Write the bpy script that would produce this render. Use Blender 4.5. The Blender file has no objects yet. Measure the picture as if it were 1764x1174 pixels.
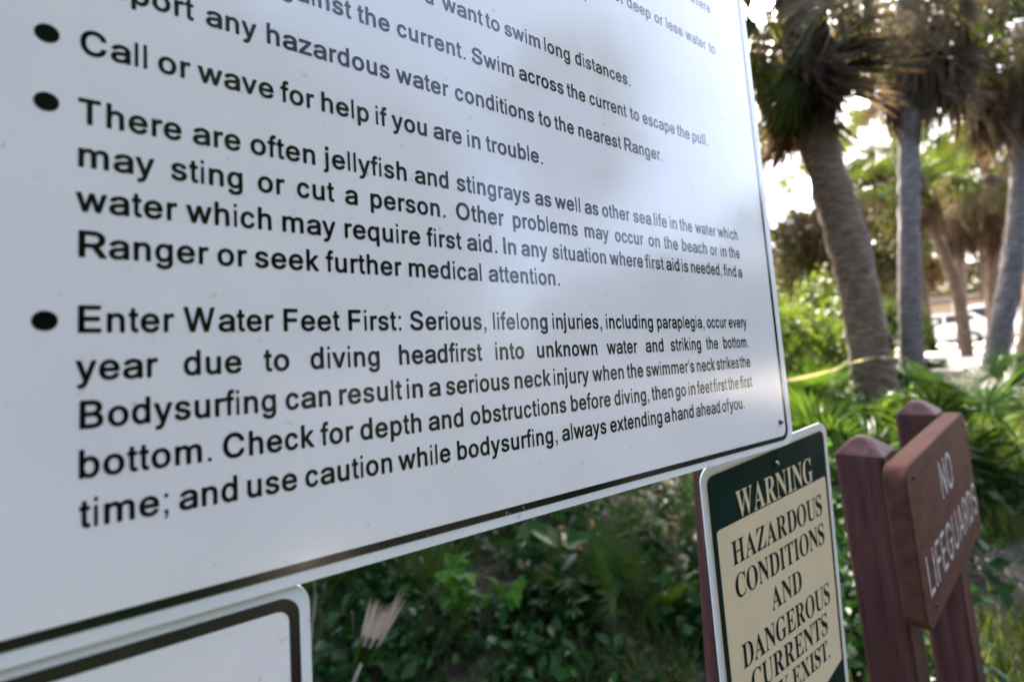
import bpy, bmesh, math, random
import numpy as np
from mathutils import Vector, Matrix, Euler

C = bpy.context.scene.collection
SC = bpy.context.scene
R = math.radians
rnd = random.Random(7)

# ------------------------------------------------------------------ camera
CAM = Vector((0.08245, -0.35756, 1.6))
RIGHT = Vector((0.84684, -0.52733, -0.06925))
DOWN = Vector((-0.02027, 0.09812, -0.99497))
FWD = Vector((0.53147, 0.84398, 0.07240))
FPX = 752.75
cd = bpy.data.cameras.new('camera')
cam = bpy.data.objects.new('camera', cd); C.objects.link(cam)
m = Matrix((RIGHT, -DOWN, -FWD)).transposed().to_4x4(); m.translation = CAM
cam.matrix_world = m
cd.sensor_width = 36; cd.lens = FPX / 1764 * 36
cd.clip_start = 0.02; cd.clip_end = 900
cd.dof.use_dof = True; cd.dof.focus_distance = 0.46; cd.dof.aperture_fstop = 2.6; cd.dof.aperture_blades = 0
SC.camera = cam

# ------------------------------------------------------------------ sky and sun
SUN_AZ, SUN_EL = 38.0, 50.0          # azimuth from +X towards +Y
w = bpy.data.worlds.new('World'); SC.world = w; w.use_nodes = True
nt = w.node_tree; bg = nt.nodes['Background']
sky = nt.nodes.new('ShaderNodeTexSky'); sky.sky_type = 'NISHITA'; sky.sun_disc = False
sky.sun_elevation = R(SUN_EL); sky.sun_rotation = R(90 - SUN_AZ)
sky.air_density = .75; sky.dust_density = 5; sky.ozone_density = .3
nt.links.new(sky.outputs[0], bg.inputs[0]); bg.inputs[1].default_value = 0.15
sd = bpy.data.lights.new('sun', 'SUN'); sd.energy = 4.5; sd.angle = R(0.5); sd.color = (1, .93, .82)
sun = bpy.data.objects.new('sun', sd); C.objects.link(sun)
sv = Vector((math.cos(R(SUN_EL)) * math.cos(R(SUN_AZ)), math.cos(R(SUN_EL)) * math.sin(R(SUN_AZ)), math.sin(R(SUN_EL))))
sun.rotation_euler = sv.to_track_quat('Z', 'Y').to_euler(); sun.location = sv * 30
SC.view_settings.view_transform = 'Standard'; SC.view_settings.look = 'None'
SC.view_settings.gamma = 1; SC.view_settings.use_curve_mapping = False
SC.view_settings.exposure = 3.3
SC.render.engine = 'CYCLES'
SC.cycles.max_bounces = 8; SC.cycles.transparent_max_bounces = 8

def ray(x, y): return RIGHT * ((x - 882) / FPX) + DOWN * ((y - 587) / FPX) + FWD
def at(x, y, s): return CAM + ray(x, y) * s                # a calibrated point: photo direction at depth s metres
def ony(x, y, Y):
    d = ray(x, y); return CAM + d * ((Y - CAM.y) / d.y)

# ------------------------------------------------------------------ helpers
def tag(o, label=None, cat=None, group=None, kind=None):
    if label: o['label'] = label
    if cat: o['category'] = cat
    if group: o['group'] = group
    if kind: o['kind'] = kind
    return o
def empty(name, loc=(0, 0, 0), label=None, cat=None, group=None):
    o = bpy.data.objects.new(name, None); C.objects.link(o); o.location = loc; o.empty_display_size = .1
    return tag(o, label, cat, group)
def link(name, me, parent=None, mat=None, smooth=False, keep=True):
    if mat is not None:
        me.materials.clear(); me.materials.append(mat)
    if smooth: me.polygons.foreach_set('use_smooth', [True] * len(me.polygons))
    o = bpy.data.objects.new(name, me); C.objects.link(o)
    if parent is not None:
        o.parent = parent
        if keep: o.matrix_parent_inverse = parent_world(parent).inverted()
    return o
def parent_world(p):
    m = p.matrix_basis.copy()
    if p.parent: m = parent_world(p.parent) @ p.matrix_parent_inverse @ m
    return m
def mesh(name, V, F):
    me = bpy.data.meshes.new(name); me.from_pydata([tuple(v) for v in V], [], F); me.update(); return me
def bm_mesh(bm, name):
    me = bpy.data.meshes.new(name); bm.to_mesh(me); bm.free(); return me
def box_bm(bm, lo, hi, bevel=0, seg=2):
    r = bmesh.ops.create_cube(bm, size=1.0); vs = r['verts']
    for v in vs: v.co = Vector([(lo[i] + hi[i]) / 2 + v.co[i] * (hi[i] - lo[i]) for i in range(3)])
    if bevel:
        es = list({e for v in vs for e in v.link_edges})
        bmesh.ops.bevel(bm, geom=es, offset=bevel, segments=seg, affect='EDGES', profile=.6)
def box(name, lo, hi, mat, parent=None, bevel=0, seg=2):
    bm = bmesh.new(); box_bm(bm, lo, hi, bevel, seg); return link(name, bm_mesh(bm, name), parent, mat)
def frame_of(d, up=Vector((0, 0, 1))):
    d = d.normalized(); a = d.cross(up)
    if a.length < 1e-3: a = d.cross(Vector((0, 1, 0)))
    a.normalize(); return a, a.cross(d).normalized()
def tube_data(pts, rad, n=12, rough=None, V=None, F=None, cap=True):
    V = [] if V is None else V; F = [] if F is None else F; b0 = len(V)
    pts = [Vector(p) for p in pts]
    ref = None
    for i, p in enumerate(pts):
        d = pts[min(i + 1, len(pts) - 1)] - pts[max(i - 1, 0)]
        if ref is None: a, _ = frame_of(d)
        else:
            a = ref - d.normalized() * ref.dot(d.normalized()); a.normalize()
        ref = a; b = d.normalized().cross(a)
        for k in range(n):
            t = 2 * math.pi * k / n
            r = rad[i] if rough is None else rad[i] * rough(i, k)
            V.append(p + (a * math.cos(t) + b * math.sin(t)) * r)
    for i in range(len(pts) - 1):
        for k in range(n):
            k2 = (k + 1) % n
            F.append((b0 + i * n + k, b0 + i * n + k2, b0 + (i + 1) * n + k2, b0 + (i + 1) * n + k))
    if cap:
        F.append(tuple(b0 + k for k in range(n))[::-1]); F.append(tuple(b0 + (len(pts) - 1) * n + k for k in range(n)))
    return V, F
def catmull(P, n):
    P = [Vector(p) for p in P]; P = [P[0] * 2 - P[1]] + P + [P[-1] * 2 - P[-2]]; out = []
    m = len(P) - 3
    for i in range(n + 1):
        u = i / n * m; k = min(int(u), m - 1); t = u - k
        a, b, c, d = P[k:k + 4]
        out.append(.5 * ((2 * b) + (c - a) * t + (2 * a - 5 * b + 4 * c - d) * t * t + (3 * b - a - 3 * c + d) * t ** 3))
    return out

# ------------------------------------------------------------------ materials
def mat_new(name):
    m = bpy.data.materials.new(name); m.use_nodes = True
    return m, m.node_tree, m.node_tree.nodes['Principled BSDF']
def noise(nt, scale, detail=4, rough=.55, stretch=None, obj=True):
    tc = nt.nodes.new('ShaderNodeTexCoord'); n = nt.nodes.new('ShaderNodeTexNoise')
    n.inputs['Scale'].default_value = scale; n.inputs['Detail'].default_value = detail; n.inputs['Roughness'].default_value = rough
    src = tc.outputs['Object']
    if stretch:
        mp = nt.nodes.new('ShaderNodeMapping'); mp.inputs['Scale'].default_value = stretch
        nt.links.new(src, mp.inputs['Vector']); src = mp.outputs[0]
    nt.links.new(src, n.inputs['Vector']); return n.outputs['Fac']
def ramp(nt, fac, stops):
    r = nt.nodes.new('ShaderNodeValToRGB'); nt.links.new(fac, r.inputs[0])
    e = r.color_ramp.elements
    e[0].position, e[0].color = stops[0][0], (*stops[0][1], 1)
    e[1].position, e[1].color = stops[-1][0], (*stops[-1][1], 1)
    for p, c in stops[1:-1]:
        x = e.new(p); x.color = (*c, 1)
    return r.outputs[0]
def bump(nt, bs, fac, strength, dist):
    b = nt.nodes.new('ShaderNodeBump'); b.inputs['Strength'].default_value = strength; b.inputs['Distance'].default_value = dist
    nt.links.new(fac, b.inputs['Height']); nt.links.new(b.outputs[0], bs.inputs['Normal'])
def simple(name, stops, scale=5, rough=.6, bmp=None, stretch=None, metal=0, spec=.5, coat=0, detail=4):
    m, nt, bs = mat_new(name)
    f = noise(nt, scale, detail, stretch=stretch)
    nt.links.new(ramp(nt, f, stops), bs.inputs['Base Color'])
    bs.inputs['Roughness'].default_value = rough; bs.inputs['Metallic'].default_value = metal
    bs.inputs['Specular IOR Level'].default_value = spec; bs.inputs['Coat Weight'].default_value = coat
    if bmp: bump(nt, bs, f, bmp[0], bmp[1])
    return m
def leaf_mat(name, a, b, c, trans=.4, tcol=(.35, .5, .06), rough=.45):
    """Leaf: reflects one colour, passes a yellower one; colour varies leaf by leaf and object by object."""
    m, nt, bs = mat_new(name)
    oi = nt.nodes.new('ShaderNodeObjectInfo')
    ge = nt.nodes.new('ShaderNodeNewGeometry')
    f = noise(nt, 3.0, 3)
    mx = nt.nodes.new('ShaderNodeMath'); mx.operation = 'ADD'
    nt.links.new(oi.outputs['Random'], mx.inputs[0]); nt.links.new(ge.outputs['Random Per Island'], mx.inputs[1])
    m2 = nt.nodes.new('ShaderNodeMath'); m2.operation = 'ADD'; nt.links.new(mx.outputs[0], m2.inputs[0]); nt.links.new(f, m2.inputs[1])
    m3 = nt.nodes.new('ShaderNodeMath'); m3.operation = 'MULTIPLY'; m3.inputs[1].default_value = .36; nt.links.new(m2.outputs[0], m3.inputs[0])
    col = ramp(nt, m3.outputs[0], [(.15, a), (.5, b), (.85, c)])
    nt.links.new(col, bs.inputs['Base Color']); bs.inputs['Roughness'].default_value = rough; bs.inputs['Specular IOR Level'].default_value = .10
    tr = nt.nodes.new('ShaderNodeBsdfTranslucent')
    mc = nt.nodes.new('ShaderNodeMixRGB'); mc.blend_type = 'MIX'; mc.inputs[0].default_value = .75
    nt.links.new(col, mc.inputs[1]); mc.inputs[2].default_value = (*tcol, 1); nt.links.new(mc.outputs[0], tr.inputs[0])
    ms = nt.nodes.new('ShaderNodeMixShader'); ms.inputs[0].default_value = trans
    nt.links.new(bs.outputs[0], ms.inputs[1]); nt.links.new(tr.outputs[0], ms.inputs[2])
    nt.links.new(ms.outputs[0], nt.nodes['Material Output'].inputs['Surface'])
    return m

M = {}
def sign_mat(name, base, rough=.3, coat=.6, crough=.12, specks=True, spec=.5):
    """Weathered glossy sheeting: slight waviness, faint rusty specks, scuffs."""
    m, nt, bs = mat_new(name)
    bs.inputs['Roughness'].default_value = rough; bs.inputs['Specular IOR Level'].default_value = spec
    bs.inputs['Coat Weight'].default_value = coat; bs.inputs['Coat Roughness'].default_value = crough
    sp = noise(nt, 95, 3, .6); big = noise(nt, 9, 3)
    base_c = ramp(nt, big, [(.3, tuple(v * .93 for v in base)), (.7, base)])
    if specks:
        s = ramp(nt, sp, [(.66, (0, 0, 0)), (.74, (1, 1, 1))])
        mx = nt.nodes.new('ShaderNodeMixRGB'); ml = nt.nodes.new('ShaderNodeMath'); ml.operation = 'MULTIPLY'; ml.inputs[1].default_value = .45
        nt.links.new(s, ml.inputs[0]); nt.links.new(ml.outputs[0], mx.inputs[0]); nt.links.new(base_c, mx.inputs[1]); mx.inputs[2].default_value = (.42, .30, .2, 1)
        base_c = mx.outputs[0]
    nt.links.new(base_c, bs.inputs['Base Color'])
    gr = ramp(nt, noise(nt, 14, 8, .65, stretch=(1, 1, .35)), [(.35, (rough * .8,) * 3), (.7, (rough * 1.9,) * 3)])
    nt.links.new(gr, bs.inputs['Roughness'])
    b = nt.nodes.new('ShaderNodeBump'); b.inputs['Strength'].default_value = .16; b.inputs['Distance'].default_value = .004
    nt.links.new(noise(nt, 6, 2), b.inputs['Height']); nt.links.new(b.outputs[0], bs.inputs['Normal']); nt.links.new(b.outputs[0], bs.inputs['Coat Normal'])
    return m
M['face'] = sign_mat('white sign sheeting', (.80, .77, .76), coat=0, rough=.13, spec=.7)
M['ink'] = sign_mat('black sign ink', (.003, .003, .0032), specks=False, coat=0, rough=.13, spec=.7)
M['border'] = sign_mat('white sign border', (.72, .73, .72), rough=.4)
M['cream'] = sign_mat('cream sign sheeting', (.74, .59, .38), coat=0, rough=.35, spec=.25)
M['green'] = sign_mat('dark green sign ink', (.002, .020, .016), specks=False, coat=0, rough=.3, spec=.10)
M['metal'] = simple('bolt steel', [(.3, (.05, .045, .04)), (.7, (.30, .29, .27))], 400, .45, metal=1)
M['rust'] = simple('dark bolt hole', [(.3, (.02, .012, .008)), (.7, (.06, .035, .02))], 200, .8)
M['alu'] = simple('sign aluminium', [(.3, (.5, .5, .5)), (.7, (.62, .62, .62))], 40, .4, metal=1)
M['post'] = simple('brown painted wood', [(.3, (.03, .011, .009)), (.5, (.06, .022, .018)), (.7, (.095, .040, .033))], 7, .6, (.8, .005), spec=.25, stretch=(6, 6, .6), detail=8)
M['board'] = simple('brown sign board paint', [(.25, (.05, .022, .014)), (.5, (.085, .037, .026)), (.72, (.11, .05, .036)), (.85, (.15, .08, .062))], 9, .7, (.3, .002), spec=.08, stretch=(.8, 4, 4), detail=6)
M['routed'] = simple('white routed letter paint', [(.35, (.16, .13, .12)), (.62, (.55, .54, .53))], 60, .6)
M['white_print'] = simple('white print', [(.3, (.7, .7, .7)), (.7, (.76, .76, .76))], 20, .5)
M['trunk'] = simple('palm bark', [(.28, (.045, .027, .017)), (.5, (.13, .083, .052)), (.75, (.27, .19, .125))], 9, .9, (.9, .02), stretch=(1, 1, 5), detail=8)
M['trunk_grey'] = simple('grey palm bark', [(.3, (.045, .036, .03)), (.5, (.12, .10, .088)), (.72, (.24, .21, .19))], 9, .9, (.9, .02), stretch=(1, 1, 6), detail=8)
M['bark'] = simple('tree bark', [(.25, (.05, .035, .028)), (.8, (.13, .10, .08))], 8, .9, (.9, .02), stretch=(2, 2, .5), detail=8)
M['frond'] = leaf_mat('green palm frond', (0.012, 0.026, 0.006), (0.022, 0.042, 0.008), (0.04, 0.06, 0.012), 0.28, (0.12, 0.16, 0.012))
M['frond_dead'] = leaf_mat('dead brown palm frond', (0.034, 0.020, 0.012), (0.064, 0.040, 0.024), (0.119, 0.085, 0.060), .15, (0.187, 0.102, 0.043), .75)
M['palmetto'] = leaf_mat('palmetto blade', (0.0096, 0.0288, 0.0064), (0.0160, 0.0416, 0.0080), (0.0280, 0.0600, 0.0112), 0.35, (0.0640, 0.1120, 0.0080))
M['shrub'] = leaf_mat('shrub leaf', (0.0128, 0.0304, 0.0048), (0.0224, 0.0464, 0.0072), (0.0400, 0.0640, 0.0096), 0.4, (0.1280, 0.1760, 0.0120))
M['darkleaf'] = leaf_mat('dark tree leaf', (0.014, 0.022, 0.007), (0.03, 0.038, 0.012), (0.07, 0.055, 0.025), 0.28, (0.15, 0.14, 0.03))
M['weed'] = leaf_mat('bright weed leaf', (0.0144, 0.0600, 0.0048), (0.0240, 0.0880, 0.0064), (0.0440, 0.1200, 0.0096), 0.4, (0.0960, 0.2720, 0.0120), .5)
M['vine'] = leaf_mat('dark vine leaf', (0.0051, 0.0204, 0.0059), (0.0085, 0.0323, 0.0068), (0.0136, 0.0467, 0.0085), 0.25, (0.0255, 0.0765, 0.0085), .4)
M['dry'] = leaf_mat('tan dry palm frond', (.07, .048, .028), (.13, .095, .06), (.22, .175, .12), .25, (.34, .24, .1), .7)
M['litter'] = leaf_mat('brown fallen leaf', (0.048, 0.032, 0.020), (0.080, 0.052, 0.032), (0.128, 0.088, 0.056), .15, (0.240, 0.144, 0.064), .8)
M['fall'] = leaf_mat('orange dry leaf', (0.154, 0.063, 0.021), (0.224, 0.098, 0.035), (0.280, 0.175, 0.056), .4, (0.420, 0.210, 0.056), .6)
M['grass'] = leaf_mat('grass blade', (0.0170, 0.0382, 0.0068), (0.0298, 0.0553, 0.0102), (0.0595, 0.0765, 0.0213), 0.35, (0.1360, 0.1700, 0.0255), .5)
M['sunlit_blade'] = leaf_mat('palmetto blade with sunlight in its colour', (.40, .34, .22), (.52, .46, .34), (.62, .57, .46), .4, (.6, .52, .34), .6)  # palmetto in a pale colour that carries the sunlight
M['cut'] = leaf_mat('sun bleached frond', (0.26, 0.22, 0.18), (0.34, 0.29, 0.24), (0.44, 0.39, 0.34), 0.25, (0.4, 0.32, 0.25), .7)
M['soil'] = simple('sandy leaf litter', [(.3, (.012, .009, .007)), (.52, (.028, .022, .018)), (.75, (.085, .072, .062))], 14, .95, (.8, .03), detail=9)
M['sand'] = simple('pale shell sand', [(.3, (.48, .43, .35)), (.7, (.60, .55, .46))], 3, .95, (.3, .02), detail=8)
M['path'] = simple('sand of the mirrored sun patch', [(.3, (.16, .14, .11)), (.7, (.26, .23, .19))], 6, .95, (.4, .02), detail=8)  # only for the out-of-view patch added to reflect in the sign
M['tape'] = leaf_mat('yellow plastic tape', (.30, .24, .10), (.38, .31, .13), (.44, .37, .17), .3, (.42, .34, .15), .25)
M['car'] = simple('white car paint', [(.3, (.74, .75, .76)), (.7, (.78, .78, .78))], 2, .22, coat=1)
M['glass'] = simple('dark car glass', [(.3, (.015, .018, .02)), (.7, (.03, .033, .035))], 2, .06, spec=.8)
M['tyre'] = simple('tyre rubber', [(.3, (.015, .015, .015)), (.7, (.03, .03, .03))], 30, .8)
M['wall'] = simple('beige stucco', [(.3, (.42, .33, .26)), (.7, (.5, .40, .32))], 6, .9, (.2, .01))
M['roof'] = simple('brown roof', [(.3, (.10, .07, .055)), (.7, (.15, .11, .09))], 8, .8)
M['stem'] = simple('plant stem', [(.3, (.06, .09, .03)), (.7, (.12, .11, .05))], 20, .7)

# ------------------------------------------------------------------ ground
def gz(x, y):
    """Ground height: level by the signs, a low dune rising behind them."""
    r = math.hypot(x, max(y, 0) + .0)
    if y < 0: r = max(0, r - 0) 
    z = 1.5 * (1 - math.exp(-max(0, r - .3) / 9.0))
    f = min(1, max(0, (y + 1.5) / 2.0)); z *= f * f * (3 - 2 * f)
    z += .05 * math.sin(x * 1.3 + 1) * math.sin(y * 1.1) * min(1, r / 3)
    return z
def ground_sheet(name, xs, ys, mat, dz=0, keep=lambda x, y: True):
    V = []; F = []; nx = len(xs)
    for y in ys:
        for x in xs: V.append((x, y, gz(x, y) + dz))
    for j in range(len(ys) - 1):
        for i in range(nx - 1):
            if keep((xs[i] + xs[i + 1]) / 2, (ys[j] + ys[j + 1]) / 2):
                F.append((j * nx + i, j * nx + i + 1, (j + 1) * nx + i + 1, (j + 1) * nx + i))
    return tag(link(name, mesh(name, V, F), None, mat, True), kind='structure')
def graded(lo, hi, fine=12):
    a = list(np.arange(-fine, fine + .01, .3)); v = fine
    while v < hi: v *= 1.18; a.append(v)
    v = -fine
    while v > lo: v *= 1.18; a.insert(0, v)
    return a
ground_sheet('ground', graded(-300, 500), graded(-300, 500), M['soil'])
ground_sheet('mirrored_sun_patch', list(np.arange(-9, 16, .5)), list(np.arange(-6, -.4, .1)), M['path'], .012,
             lambda x, y: ((x - .6) / .5) ** 2 + ((y + 4.2) / .3) ** 2 < 1)  # unseen pale oval added as sunlit ground, mirrored in the sign's stripe
ground_sheet('parking_lot', list(np.arange(7, 90, .5)), list(np.arange(-22, 40, 1.0)), M['sand'], .02,
             lambda x, y: math.hypot(x - 48, (y - 9) * 1.15) < 37.5 + .8 * math.sin(y * .9) + .5 * math.sin(x * 1.7))

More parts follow.
